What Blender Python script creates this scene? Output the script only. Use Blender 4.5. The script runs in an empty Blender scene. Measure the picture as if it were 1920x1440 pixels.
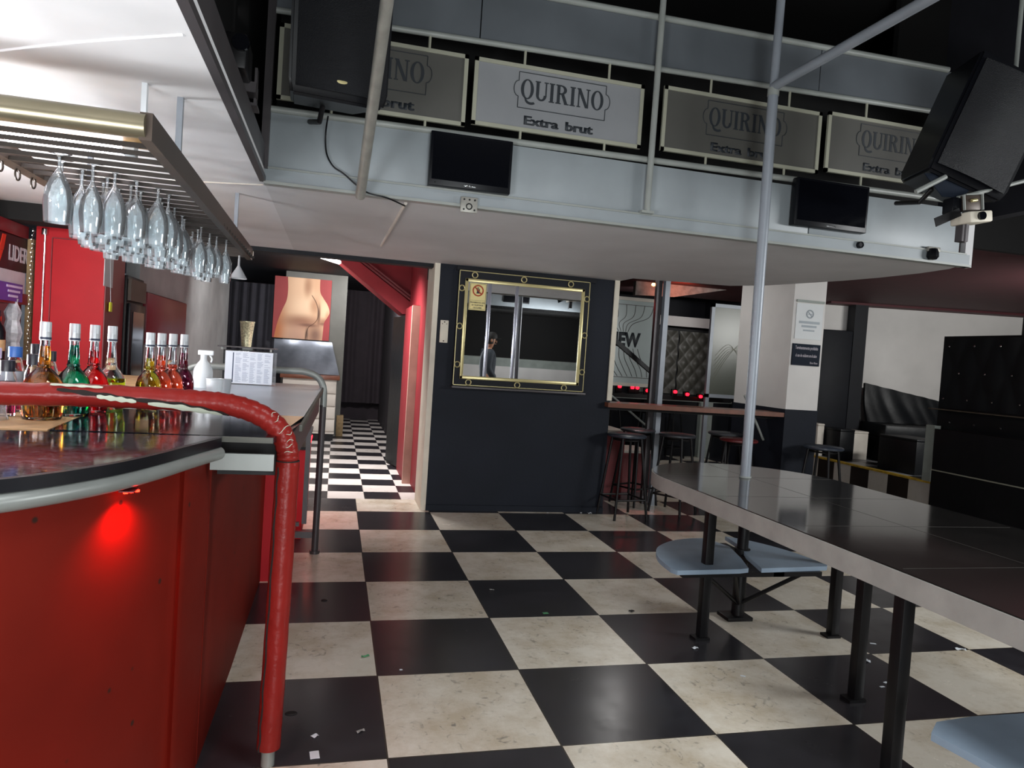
import bpy, bmesh, math, random
from mathutils import Vector, Matrix
random.seed(7)
PI = math.pi
scn = bpy.context.scene
COL = scn.collection

# ------------------------------------------------------------------ camera
cam_d = bpy.data.cameras.new('camera')
cam_d.sensor_width = 36.0
cam_d.lens = 1321.0 / 1920 * 36.0
cam_d.clip_start = 0.02
cam = bpy.data.objects.new('camera', cam_d)
COL.objects.link(cam)
YAW, PITCH, ROLL = 0.246658, -0.034793, 0.066586
_f = Vector((math.sin(YAW) * math.cos(PITCH), math.cos(YAW) * math.cos(PITCH), math.sin(PITCH)))
_r = Vector((math.cos(YAW), -math.sin(YAW), 0))
_u = _r.cross(_f)
_r2 = _r * math.cos(ROLL) + _u * math.sin(ROLL)
_u2 = -_r * math.sin(ROLL) + _u * math.cos(ROLL)
cam.matrix_world = Matrix((( _r2.x, _u2.x, -_f.x, 0), (_r2.y, _u2.y, -_f.y, 0), (_r2.z, _u2.z, -_f.z, 1.332), (0, 0, 0, 1)))
scn.camera = cam

# ------------------------------------------------------------------ world, exposure
w = bpy.data.worlds.new('world'); scn.world = w
w.use_nodes = True
w.node_tree.nodes['Background'].inputs[0].default_value = (0.75, 0.85, 1.0, 1)
w.node_tree.nodes['Background'].inputs[1].default_value = 0.12
vs = scn.view_settings
scn.display_settings.display_device = 'sRGB'
vs.view_transform = 'Standard'; vs.look = 'None'; vs.gamma = 1.0; vs.use_curve_mapping = False
vs.exposure = 0.0

# ------------------------------------------------------------------ large area lights: stand-ins for unseen lamps, and added fills
def area(name, loc, target, sx, sy, power, color=(1, 1, 1), spread=PI):
    d = bpy.data.lights.new(name, 'AREA'); d.shape = 'RECTANGLE'
    d.size = sx; d.size_y = sy; d.energy = power; d.color = color; d.spread = spread
    o = bpy.data.objects.new(name, d); COL.objects.link(o)
    o.location = loc
    o.rotation_euler = (Vector(target) - Vector(loc)).to_track_quat('-Z', 'Y').to_euler()
    return o
def spot(name, loc, target, power, color, size, blend=0.5, radius=0.02):
    d = bpy.data.lights.new(name, 'SPOT'); d.energy = power; d.color = color
    d.spot_size = size; d.spot_blend = blend; d.shadow_soft_size = radius
    o = bpy.data.objects.new(name, d); COL.objects.link(o)
    o.location = loc
    o.rotation_euler = (Vector(target) - Vector(loc)).to_track_quat('-Z', 'Y').to_euler()
    return o
area('hall_lamp_light', (1.4, 0.9, 3.6), (1.4, 1.2, 0.0), 1.4, 0.5, 38, (0.97, 0.99, 1.0), 2.25)
area('hall_side_lamp_light', (5.6, 1.3, 2.0), (2.4, 2.9, 0.4), 1.4, 0.6, 95, (0.97, 0.99, 1.0))
area('gallery_lamp_light', (1.1, -1.2, 2.2), (2.3, 3.4, 1.6), 1.2, 0.15, 9, (0.90, 0.97, 1.0))
area('front_fill_light', (0.7, -2.4, 0.95), (0.8, 4.0, 2.0), 2.0, 1.5, 110, (0.93, 0.98, 1.0))  # unseen fill behind the camera, added to brighten the ceiling undersides
area('bar_ceiling_fill_light', (-1.3, 0.7, 1.05), (-1.0, 1.6, 2.1), 0.9, 0.5, 50, (0.95, 0.98, 1.0))  # upward fill added out of view to brighten the bar ceiling
area('bar_ceiling_fill_light', (-1.95, 3.0, 1.15), (-1.0, 3.2, 2.1), 0.3, 1.4, 105, (0.95, 0.98, 1.0))  # second added upward fill for the bar ceiling
area('lounge_lamp_light', (7.0, 4.3, 2.1), (7.7, 8.4, 1.2), 0.8, 0.2, 66, (1.0, 1.0, 0.97))
area('passage_lamp_light', (0.22, 7.2, 2.35), (0.2, 7.6, 0.0), 0.5, 0.5, 60, (1.0, 0.98, 0.97), 2.1)
area('passage_lamp_light', (-0.5, 8.3, 2.3), (-0.5, 10.5, 1.2), 0.5, 0.3, 30, (1.0, 0.98, 0.97))
area('passage_lamp_light', (0.6, 10.0, 2.3), (0.5, 13.5, 1.0), 0.5, 0.3, 40, (1.0, 0.98, 0.97))
area('rear_room_lamp_light', (4.3, 8.95, 2.45), (5.0, 10.6, 1.0), 0.6, 0.2, 22, (0.97, 0.98, 1.0))
area('column_fill_light', (3.0, 6.75, 2.35), (3.7, 6.4, 1.3), 0.4, 0.1, 7, (1.0, 0.98, 0.95))  # small unseen fill added to brighten the side of the column
area('back_bar_lamp_light', (-1.5, 3.3, 2.05), (-1.75, 4.9, 1.5), 0.6, 0.1, 12, (1.0, 0.98, 0.97))
area('front_wall_fill_light', (4.0, -1.2, 2.2), (3.6, -3.0, 0.9), 1.2, 0.15, 22, (0.95, 0.98, 1.0))  # fill added to light the wall reflected in the mirror
scn.cycles.max_bounces = 20; scn.cycles.transmission_bounces = 20; scn.cycles.transparent_max_bounces = 48; scn.cycles.diffuse_bounces = 5

# ------------------------------------------------------------------ materials
def s2l(c):
    return tuple(((x / 255) / 12.92) if x / 255 <= 0.04045 else (((x / 255) + 0.055) / 1.055) ** 2.4 for x in c)
def hexl(h):
    return s2l((int(h[0:2], 16), int(h[2:4], 16), int(h[4:6], 16)))
def NT(name):
    m = bpy.data.materials.new(name); m.use_nodes = True
    return m, m.node_tree, m.node_tree.nodes['Principled BSDF']
def M(name, hx, rough=0.5, metal=0.0, var=0.12, scale=6.0, bump=0.0, bscale=60.0, spec=0.5, coat=0.0, rvar=0.0):
    m, t, b = NT(name)
    c = hexl(hx)
    tc = t.nodes.new('ShaderNodeTexCoord')
    n = t.nodes.new('ShaderNodeTexNoise'); n.inputs['Scale'].default_value = scale; n.inputs['Detail'].default_value = 5
    t.links.new(tc.outputs['Object'], n.inputs['Vector'])
    r = t.nodes.new('ShaderNodeValToRGB')
    r.color_ramp.elements[0].position = 0.3; r.color_ramp.elements[1].position = 0.7
    r.color_ramp.elements[0].color = tuple(x * (1 - var) for x in c) + (1,)
    r.color_ramp.elements[1].color = tuple(min(1, x * (1 + var)) for x in c) + (1,)
    t.links.new(n.outputs['Fac'], r.inputs[0]); t.links.new(r.outputs[0], b.inputs['Base Color'])
    b.inputs['Roughness'].default_value = rough; b.inputs['Metallic'].default_value = metal
    b.inputs['Specular IOR Level'].default_value = spec
    b.inputs['Coat Weight'].default_value = coat; b.inputs['Coat Roughness'].default_value = 0.12
    if rvar:
        mr = t.nodes.new('ShaderNodeMapRange'); mr.inputs['To Min'].default_value = max(0, rough - rvar); mr.inputs['To Max'].default_value = rough + rvar
        t.links.new(n.outputs['Fac'], mr.inputs['Value']); t.links.new(mr.outputs[0], b.inputs['Roughness'])
    if bump:
        n2 = t.nodes.new('ShaderNodeTexNoise'); n2.inputs['Scale'].default_value = bscale; n2.inputs['Detail'].default_value = 4
        t.links.new(tc.outputs['Object'], n2.inputs['Vector'])
        bp = t.nodes.new('ShaderNodeBump'); bp.inputs['Strength'].default_value = bump; bp.inputs['Distance'].default_value = 0.01
        t.links.new(n2.outputs['Fac'], bp.inputs['Height']); t.links.new(bp.outputs[0], b.inputs['Normal'])
    return m
def glass(name, hx='ffffff', rough=0.0, ior=1.45):
    m, t, b = NT(name)
    b.inputs['Base Color'].default_value = hexl(hx) + (1,)
    b.inputs['Roughness'].default_value = rough; b.inputs['IOR'].default_value = ior
    b.inputs['Transmission Weight'].default_value = 1.0
    return m
def emit(name, hx, s):
    m, t, b = NT(name)
    b.inputs['Base Color'].default_value = hexl(hx) + (1,)
    b.inputs['Emission Color'].default_value = hexl(hx) + (1,)
    b.inputs['Emission Strength'].default_value = s
    return m
def checker(name, size, ox, oy, dark, light, grout, rough=0.3, dirt=0.5, gw=0.004):
    m, t, b = NT(name); N = t.nodes; L = t.links
    tc = N.new('ShaderNodeTexCoord'); sp = N.new('ShaderNodeSeparateXYZ'); L.new(tc.outputs['Object'], sp.inputs[0])
    def mth(op, a, bb=None):
        n = N.new('ShaderNodeMath'); n.operation = op
        for i, v in enumerate((a, bb)):
            if v is None: continue
            if isinstance(v, (int, float)): n.inputs[i].default_value = v
            else: L.new(v, n.inputs[i])
        return n.outputs[0]
    u = mth('DIVIDE', mth('SUBTRACT', sp.outputs[0], ox), size); v = mth('DIVIDE', mth('SUBTRACT', sp.outputs[1], oy), size)
    par = mth('FLOORED_MODULO', mth('ADD', mth('FLOOR', u), mth('FLOOR', v)), 2.0)
    fu = mth('FRACT', u); fv = mth('FRACT', v)
    eu = mth('MINIMUM', fu, mth('SUBTRACT', 1.0, fu)); ev = mth('MINIMUM', fv, mth('SUBTRACT', 1.0, fv))
    edge = mth('LESS_THAN', mth('MINIMUM', eu, ev), gw / size)
    def mix(f, a, bb):
        n = N.new('ShaderNodeMix'); n.data_type = 'RGBA'
        if isinstance(f, (int, float)): n.inputs[0].default_value = f
        else: L.new(f, n.inputs[0])
        for i, x in ((6, a), (7, bb)):
            if isinstance(x, tuple): n.inputs[i].default_value = x + (1,)
            else: L.new(x, n.inputs[i])
        return n.outputs[2]
    ns = N.new('ShaderNodeTexNoise'); ns.inputs['Scale'].default_value = 2.6; ns.inputs['Detail'].default_value = 8; ns.inputs['Roughness'].default_value = 0.72
    L.new(tc.outputs['Object'], ns.inputs['Vector'])
    rp = N.new('ShaderNodeValToRGB'); rp.color_ramp.elements[0].position = 0.36; rp.color_ramp.elements[0].color = (1, 1, 1, 1)
    rp.color_ramp.elements[1].position = 0.58; rp.color_ramp.elements[1].color = (0, 0, 0, 1)
    L.new(ns.outputs['Fac'], rp.inputs[0])
    dl = hexl(light)
    n2 = N.new('ShaderNodeTexNoise'); n2.inputs['Scale'].default_value = 22; n2.inputs['Detail'].default_value = 6; n2.inputs['Distortion'].default_value = 1.5
    L.new(tc.outputs['Object'], n2.inputs['Vector'])
    r2 = N.new('ShaderNodeValToRGB'); r2.color_ramp.elements[0].position = 0.30; r2.color_ramp.elements[0].color = (1, 1, 1, 1)
    r2.color_ramp.elements[1].position = 0.42; r2.color_ramp.elements[1].color = (0, 0, 0, 1)
    L.new(n2.outputs['Fac'], r2.inputs[0])
    df = mth('MULTIPLY', rp.outputs[0], dirt)
    lightc = mix(df, dl, tuple(x * y for x, y in zip(dl, (0.74, 0.68, 0.60))))
    lightc = mix(mth('MULTIPLY', mth('MULTIPLY', r2.outputs[0], rp.outputs[0]), dirt), lightc, tuple(x * 0.35 for x in dl))
    dk = hexl(dark)
    darkc = mix(df, dk, tuple(x * 1.7 for x in dk))
    c = mix(par, lightc, darkc)
    c = mix(edge, c, hexl(grout))
    L.new(c, b.inputs['Base Color'])
    mr = N.new('ShaderNodeMapRange'); mr.inputs['To Min'].default_value = rough - 0.08; mr.inputs['To Max'].default_value = rough + 0.14
    L.new(ns.outputs['Fac'], mr.inputs['Value']); L.new(mr.outputs[0], b.inputs['Roughness'])
    return m

MT = {}
def mat(k, *a, **kw):
    MT[k] = M(k, *a, **kw); return MT[k]
mat('ceiling_paint', 'd6d6d8', 0.75, var=0.07, scale=3, bump=0.12, bscale=9)
mat('mezz_paint', 'c6c6c7', 0.7, var=0.05, scale=3)
mat('mezz_metal', '8d9498', 0.45, var=0.07, scale=5, bump=0.05, bscale=5)
mat('mezz_metal_shaded', '5a5f64', 0.42, var=0.12, scale=3, bump=0.1, bscale=4)  # darker copy of mezz_metal; light falloff on the upper panels put into the colour
mat('rail_grey', '8f938f', 0.4, var=0.08)
mat('dark_void', '0b0a0a', 0.9, var=0.1)
mat('black_paint', '14161c', 0.6, spec=0.25, var=0.2, scale=4, bump=0.1, bscale=30)
mat('navy_wall', '181c25', 0.6, spec=0.2, var=0.12, scale=3, bump=0.12, bscale=40)
mat('cream_paint', 'cfc8b8', 0.6, var=0.08)
mat('white_wall', 'd0cdca', 0.7, var=0.08, scale=2)
mat('grey_plaster', '9ea0a0', 0.8, var=0.15, scale=3, bump=0.2, bscale=12)
mat('red_paint', 'ae1c24', 0.5, var=0.06, spec=0.2)
mat('red_dark', '6e1a20', 0.4, var=0.08)
mat('red_panel', '66150b', 0.6, var=0.15, scale=2.5, bump=0.1, bscale=12, spec=0.12)
mat('stair_red', '8a2a31', 0.55, var=0.08, spec=0.2)
def specks(m):
    t = m.node_tree; N = t.nodes; L = t.links; b = N['Principled BSDF']
    old = b.inputs['Base Color'].links[0].from_socket
    tc = N.new('ShaderNodeTexCoord'); v = N.new('ShaderNodeTexVoronoi'); v.inputs['Scale'].default_value = 9
    L.new(tc.outputs['Object'], v.inputs['Vector'])
    r = N.new('ShaderNodeValToRGB'); r.color_ramp.elements[0].position = .05; r.color_ramp.elements[0].color = (1, 1, 1, 1); r.color_ramp.elements[1].position = .085; r.color_ramp.elements[1].color = (0, 0, 0, 1)
    L.new(v.outputs['Distance'], r.inputs[0])
    mx = N.new('ShaderNodeMix'); mx.data_type = 'RGBA'; L.new(r.outputs[0], mx.inputs[0]); L.new(old, mx.inputs[6]); mx.inputs[7].default_value = (.03, .012, .008, 1)
    L.new(mx.outputs[2], b.inputs['Base Color'])
specks(MT['red_panel'])
mat('burgundy_pad', '781828', 0.4, var=0.08)
mat('burgundy_ceiling', '4a1c22', 0.7, var=0.1)
mat('red_vinyl', '7c1f1b', 0.30, var=0.1, scale=9, bump=0.35, bscale=28, spec=0.2)
mat('torn_foam', 'b9bfae', 0.9, var=0.1)
mat('torn_lining', '1c1310', 0.9)
mat('steel_pipe', '8b8f8c', 0.38, 0.35, var=0.1)
mat('pole_paint', '8b9199', 0.4, 0.15, var=0.08)
mat('galvanised', '96948d', 0.45, 0.4, var=0.18, scale=14)
mat('dark_frame', '4a4648', 0.4, 0.35, var=0.1)
mat('rack_olive', '77705c', 0.32, 0.65, var=0.1)
mat('rack_brown', '41362e', 0.45, 0.3, var=0.12)
mat('black_metal', '0f0e10', 0.45, 0.0, var=0.2, spec=0.3)
mat('black_plastic', '0b0c11', 0.35, var=0.1, spec=0.22)
mat('screen', '07080d', 0.12, var=0.05)
mat('speaker_grille', '0b0d12', 0.42, 0.0, var=0.15, spec=0.25, bump=0.5, bscale=300)
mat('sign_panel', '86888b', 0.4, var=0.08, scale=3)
mat('sign_panel_dim', '504f4b', 0.5, var=0.1, scale=3)  # darker copy of sign_panel; weaker light on the outer signs put into the colour
mat('sign_frame', '9c9c8c', 0.45, var=0.06)
mat('sign_ink', '23282e', 0.6)
mat('gold', 'c2b684', 0.3, 0.45, var=0.08)
mat('chrome', 'd5d6d8', 0.12, 1.0, var=0.02)
mat('aluminium', 'a9aab6', 0.25, 0.8, var=0.05)
mat('mirror', 'f2f4f5', 0.01, 1.0, var=0.0)
mat('steel_sheet', '8d939e', 0.34, 0.8, var=0.25, scale=4, bump=0.35, bscale=5)
mat('steel_top', 'c4cad2', 0.33, 0.35, var=0.08, scale=3)
mat('black_edge', '101116', 0.3)
mat('rack_slat', '241c16', 0.5, 0.2)
mat('strip_dark', '4c4c44', 0.5)
mat('wood_board', 'c7a277', 0.55, var=0.15, scale=18)
mat('wood_ledge', '6d3e2a', 0.35, var=0.18, scale=14, coat=0.25)
mat('wood_rough', '86704f', 0.7, var=0.25, scale=20)
mat('shelf_brown', '4a4136', 0.6, var=0.25, scale=20)
mat('wood_lamp', 'b08a55', 0.5, var=0.12, scale=16)
mat('table_top', '1d1c1b', 0.09, var=0.18, scale=5, rvar=0.02, spec=0.5)
mat('table_edge', '9e9b96', 0.5, var=0.12, scale=9, bump=0.15, bscale=30)
mat('joint', '45433f', 0.4)
mat('seat_blue', '8a9cae', 0.45, var=0.1, scale=7)
mat('stool_vinyl', '33353a', 0.35, var=0.15)
mat('stool_navy', '2f3640', 0.35, var=0.15)
mat('stool_red', '5c1d1f', 0.4, var=0.12)
mat('stool_bright', 'a3122c', 0.4, var=0.1)
mat('black_vinyl', '121417', 0.45, spec=0.3, var=0.15, bump=0.2, bscale=14)
mat('grey_vinyl', '4a4943', 0.4, var=0.12)
mat('curtain', '22222a', 0.85, var=0.2)
mat('curtain_purple', '332b31', 0.85, var=0.15)
mat('white_plastic', 'd5dade', 0.35, var=0.04)
mat('white_panel', 'c9c2b8', 0.5, var=0.08)
mat('paper', 'd3d8e2', 0.6, var=0.02)
mat('ink_grey', '8d97ac', 0.7)
mat('ink_dark', '3c4a63', 0.7)
mat('yellow_sign', 'd8c98a', 0.4, var=0.05)
mat('orange_ring', 'a63c18', 0.5)
mat('purple', '5b3a93', 0.5)
mat('lilac', 'cdbfe2', 0.6)
mat('maroon_poster', '2a1018', 0.5)
mat('poster_white', 'c3bcc4', 0.6)
mat('poster_red', 'd8341f', 0.5)
mat('yellow_paint', 'ad8c2a', 0.6, var=0.3, scale=20)
mat('tag_yellow', 'cfd52a', 0.5)
mat('cap_silver', 'c4c8cc', 0.4, 0.4)
mat('cap_dark', '1b1a26', 0.4)
mat('cap_blue', '2f5fa8', 0.4)
mat('navy_ink', '1d2740', 0.5)
mat('label_tan', 'b38d66', 0.6, var=0.25, scale=30)
mat('label_pink', 'c9a9ad', 0.6)
mat('label_white', 'c9ccd6', 0.6)
mat('shaker_cream', 'c6c3a2', 0.3, 0.35, var=0.5, scale=70)
mat('light_grey', '8b928c', 0.5)
mat('notice_sheet', 'd2d5d6', 0.6, var=0.03)
mat('notice_ink', '9fa7ad', 0.6)
mat('notice_navy', '1b222e', 0.7, spec=0.15)
mat('skin', 'b07f63', 0.55)
mat('hair', '17130f', 0.7)
mat('jacket', '2b3138', 0.75, var=0.15)
mat('jeans', '23272f', 0.8)
mat('shoe', '17171a', 0.6)
mat('canvas_red', '8e2f30', 0.6, var=0.06)
mat('flesh_light', 'd0a98a', 0.6, var=0.03)
mat('flesh_mid', 'b98a6b', 0.6, var=0.03)
mat('flesh_warm', 'b07a56', 0.6, var=0.03)
mat('flesh_dark', '7d5a48', 0.6, var=0.03)
mat('flesh_line', '4b2e22', 0.6)
mat('scrap_white', 'd5dadf', 0.7)
mat('scrap_green', '4f9464', 0.7)
mat('scrap_black', '0d0c0c', 0.7)
mat('scrap_grey', '8d8a86', 0.7)
mat('brick_grey', '8a8783', 0.7, var=0.3, scale=14, bump=0.6, bscale=20)
mat('leg_pink', 'b58f80', 0.6)
mat('crumple', 'a8a9b0', 0.25, var=0.4, scale=25)

# black granite with grey flecks
def granite(name, base, fleck, amount, rough):
    m, t, b = NT(name); N = t.nodes; L = t.links
    tc = N.new('ShaderNodeTexCoord')
    v = N.new('ShaderNodeTexNoise'); v.inputs['Scale'].default_value = 75; v.inputs['Detail'].default_value = 8; v.inputs['Roughness'].default_value = 0.8
    L.new(tc.outputs['Object'], v.inputs['Vector'])
    r = N.new('ShaderNodeValToRGB'); r.color_ramp.elements[0].position = 0.5; r.color_ramp.elements[0].color = hexl(base) + (1,)
    r.color_ramp.elements[1].position = 0.5 + amount; r.color_ramp.elements[1].color = hexl(fleck) + (1,)
    L.new(v.outputs['Fac'], r.inputs[0]); L.new(r.outputs[0], b.inputs['Base Color'])
    b.inputs['Roughness'].default_value = rough
    MT[name] = m
granite('granite', '14161c', '8d8b98', 0.2, 0.1)
granite('granite_dark', '15171c', '3c3e48', 0.22, 0.1)
MT['floor'] = checker('floor', 0.6, 0.2376, 5.8762, '262528', 'dad3c5', '3a352f', 0.21, 1.0, 0.003)
MT['floor_small'] = checker('floor_small', 0.325, -0.006, 6.375, '201e22', 'd2cbc6', '8a8580', 0.27, 0.3, 0.002)
MT['floor_stage'] = checker('floor_stage', 0.35, 6.35, 6.0, '0f0f10', '8d9094', '3a352f', 0.3, 0.4, 0.002)
MT['kerb_tile'] = checker('kerb_tile', 0.307, 6.05, 6.275, '17110f', 'b5b0a8', '3a352f', 0.4, 0.4, 0.002)
MT['glass'] = glass('glass', 'f4fbff')
def thin_glass(name, tint='eef6fa', haze=0.05):
    m, t, b = NT(name); N = t.nodes; L = t.links
    out = [n for n in N if n.type == 'OUTPUT_MATERIAL'][0]
    tr = N.new('ShaderNodeBsdfTransparent'); tr.inputs[0].default_value = hexl(tint) + (1,)
    gl_ = N.new('ShaderNodeBsdfGlossy'); gl_.inputs['Roughness'].default_value = 0.03
    df_ = N.new('ShaderNodeBsdfDiffuse'); df_.inputs[0].default_value = (.85, .9, .95, 1)
    fr_n = N.new('ShaderNodeFresnel'); fr_n.inputs[0].default_value = 1.5
    m1 = N.new('ShaderNodeMixShader'); m1.inputs[0].default_value = haze
    L.new(tr.outputs[0], m1.inputs[1]); L.new(df_.outputs[0], m1.inputs[2])
    m2 = N.new('ShaderNodeMixShader'); L.new(fr_n.outputs[0], m2.inputs[0]); L.new(m1.outputs[0], m2.inputs[1]); L.new(gl_.outputs[0], m2.inputs[2])
    L.new(m2.outputs[0], out.inputs['Surface'])
    MT[name] = m
thin_glass('thin_glass', 'f8fcfd', 0.15)  # dusty white haze, raised to put the tube's brightness into the glasses
def frost(name, hx, rough, tw):
    m, t, b = NT(name)
    b.inputs['Base Color'].default_value = hexl(hx) + (1,); b.inputs['Roughness'].default_value = rough
    b.inputs['Transmission Weight'].default_value = tw
    MT[name] = m
frost('frosted', 'b9c4c4', 0.2, 0.15)
frost('smoked', '7d8474', 0.3, 0.7)
frost('acrylic', 'f4f6fa', 0.03, 0.9)
frost('funnel_plastic', 'bfc3c8', 0.4, 0.3)
for k, c in (('amber', 'e08c2c'), ('teal', '10aa8e'), ('crimson', 'dc1824'), ('lime', 'c8ec30'), ('olive', 'cdbb30'), ('coral', 'ff6444'), ('plum', '7a1c38'), ('herb', '9bbd78'), ('brownliq', '3a1408')):
    MT[k] = glass(k, c, 0.0, 1.36)
MT['tube'] = emit('tube', 'f4f2ff', 24)
MT['tube_far'] = emit('tube_far', 'fff6f0', 20)
MT['led_red'] = emit('led_red', 'ff1408', 30)
MT['led_red_far'] = emit('led_red_far', 'ff1020', 8)
MT['lamp_orange'] = emit('lamp_orange', 'ff9a50', 12)
MT['lamp_white'] = emit('lamp_white', 'f4f6ff', 9)

# ------------------------------------------------------------------ geometry helpers
class MB:
    def __init__(s): s.bm = bmesh.new()
    def box(s, a, b, bev=0.0, rot=None, seg=2):
        x0, y0, z0 = [min(p, q) for p, q in zip(a, b)]; x1, y1, z1 = [max(p, q) for p, q in zip(a, b)]
        r = bmesh.ops.create_cube(s.bm, size=1.0)
        c = Vector(((x0 + x1) / 2, (y0 + y1) / 2, (z0 + z1) / 2))
        mtx = Matrix.Translation(c) @ (rot.to_4x4() if rot else Matrix.Identity(4)) @ Matrix.Diagonal((x1 - x0, y1 - y0, z1 - z0, 1))
        bmesh.ops.transform(s.bm, matrix=mtx, verts=r['verts'])
        if bev:
            es = list({e for v in r['verts'] for e in v.link_edges})
            bmesh.ops.bevel(s.bm, geom=es, offset=bev, segments=seg, affect='EDGES', profile=0.5)
        return s
    def hexa(s, p):          # 8 corners: bottom 4 then top 4, same winding
        v = [s.bm.verts.new(q) for q in p]
        for f in ((3, 2, 1, 0), (4, 5, 6, 7), (0, 1, 5, 4), (1, 2, 6, 5), (2, 3, 7, 6), (3, 0, 4, 7)):
            s.bm.faces.new([v[i] for i in f])
        return s
    def frame(s, d):
        d = d.normalized(); a = Vector((0, 0, 1)) if abs(d.z) < 0.95 else Vector((1, 0, 0))
        u = d.cross(a).normalized(); return u, u.cross(d).normalized()
    def cyl(s, p0, p1, r0, r1=None, seg=20, caps=True):
        p0, p1 = Vector(p0), Vector(p1); r1 = r0 if r1 is None else r1
        return s.tube([p0, p1], [r0, r1], seg, caps)
    def tube(s, path, r, seg=16, caps=True, squash=None):
        path = [Vector(p) for p in path]; n = len(path)
        rs = r if isinstance(r, (list, tuple)) else [r] * n
        rings = []; pu = None
        for i, p in enumerate(path):
            d = (path[min(i + 1, n - 1)] - path[max(i - 1, 0)])
            if i > 0 and i < n - 1:
                d = (path[i + 1] - p).normalized() + (p - path[i - 1]).normalized()
            d.normalize()
            if pu is None: u, v = s.frame(d)
            else:
                u = (pu - d * pu.dot(d)).normalized(); v = u.cross(d).normalized() * -1
                v = d.cross(u)
            pu = u
            if pu is u and i == 0: v = d.cross(u)
            rings.append([s.bm.verts.new(p + (u * math.cos(2 * PI * k / seg) + v * math.sin(2 * PI * k / seg)) * rs[i]) for k in range(seg)])
        for a, b in zip(rings, rings[1:]):
            for k in range(seg):
                s.bm.faces.new((a[k], a[(k + 1) % seg], b[(k + 1) % seg], b[k]))
        if caps:
            s.bm.faces.new(list(reversed(rings[0]))); s.bm.faces.new(rings[-1])
        return s
    def lathe(s, prof, c=(0, 0, 0), seg=28, sx=1.0, sy=1.0):
        c = Vector(c); rings = []
        for r, z in prof:
            if r < 1e-6: rings.append([s.bm.verts.new(c + Vector((0, 0, z)))])
            else: rings.append([s.bm.verts.new(c + Vector((r * sx * math.cos(2 * PI * k / seg), r * sy * math.sin(2 * PI * k / seg), z))) for k in range(seg)])
        for a, b in zip(rings, rings[1:]):
            for k in range(seg):
                k2 = (k + 1) % seg
                if len(a) == 1 and len(b) == 1: continue
                if len(a) == 1: s.bm.faces.new((a[0], b[k], b[k2]))
                elif len(b) == 1: s.bm.faces.new((a[k], a[k2], b[0]))
                else: s.bm.faces.new((a[k], a[k2], b[k2], b[k]))
        return s
    def prism(s, pts, z0, z1, bev=0.0):
        lo = [s.bm.verts.new((x, y, z0)) for x, y in pts]; hi = [s.bm.verts.new((x, y, z1)) for x, y in pts]
        n = len(pts); s.bm.faces.new(list(reversed(lo))); s.bm.faces.new(hi)
        for i in range(n): s.bm.faces.new((lo[i], lo[(i + 1) % n], hi[(i + 1) % n], hi[i]))
        return s
    def slab(s, pts, off):    # polygon in 3D, extruded by vector off
        off = Vector(off); lo = [s.bm.verts.new(Vector(p)) for p in pts]; hi = [s.bm.verts.new(Vector(p) + off) for p in pts]
        n = len(pts); s.bm.faces.new(list(reversed(lo))); s.bm.faces.new(hi)
        for i in range(n): s.bm.faces.new((lo[i], lo[(i + 1) % n], hi[(i + 1) % n], hi[i]))
        return s
    def grid(s, fn, nu, nv):
        vs_ = [[s.bm.verts.new(fn(i / nu, j / nv)) for j in range(nv + 1)] for i in range(nu + 1)]
        for i in range(nu):
            for j in range(nv):
                s.bm.faces.new((vs_[i][j], vs_[i + 1][j], vs_[i + 1][j + 1], vs_[i][j + 1]))
        return s
    def torus(s, c, R, r, axis='y', seg=28, ts=8):
        c = Vector(c); rings = []
        for i in range(seg):
            a = 2 * PI * i / seg
            e = {'y': Vector((math.cos(a), 0, math.sin(a))), 'z': Vector((math.cos(a), math.sin(a), 0)), 'x': Vector((0, math.cos(a), math.sin(a)))}[axis]
            n = {'y': Vector((0, 1, 0)), 'z': Vector((0, 0, 1)), 'x': Vector((1, 0, 0))}[axis]
            rings.append([s.bm.verts.new(c + e * (R + r * math.cos(2 * PI * k / ts)) + n * r * math.sin(2 * PI * k / ts)) for k in range(ts)])
        for i in range(seg):
            a, b = rings[i], rings[(i + 1) % seg]
            for k in range(ts): s.bm.faces.new((a[k], a[(k + 1) % ts], b[(k + 1) % ts], b[k]))
        return s
    def solid(s, th):         # thickness for an open sheet
        bmesh.ops.recalc_face_normals(s.bm, faces=s.bm.faces)
        bmesh.ops.solidify(s.bm, geom=list(s.bm.faces), thickness=th); return s

def smooth_path(pts, n=8):
    pts = [Vector(p) for p in pts]; out = []
    for i in range(len(pts) - 1):
        p0 = pts[max(i - 1, 0)]; p1 = pts[i]; p2 = pts[i + 1]; p3 = pts[min(i + 2, len(pts) - 1)]
        for k in range(n):
            t = k / n
            out.append(0.5 * ((2 * p1) + (p2 - p0) * t + (2 * p0 - 5 * p1 + 4 * p2 - p3) * t * t + (3 * p1 - p0 - 3 * p2 + p3) * t ** 3))
    out.append(pts[-1]); return out

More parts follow.
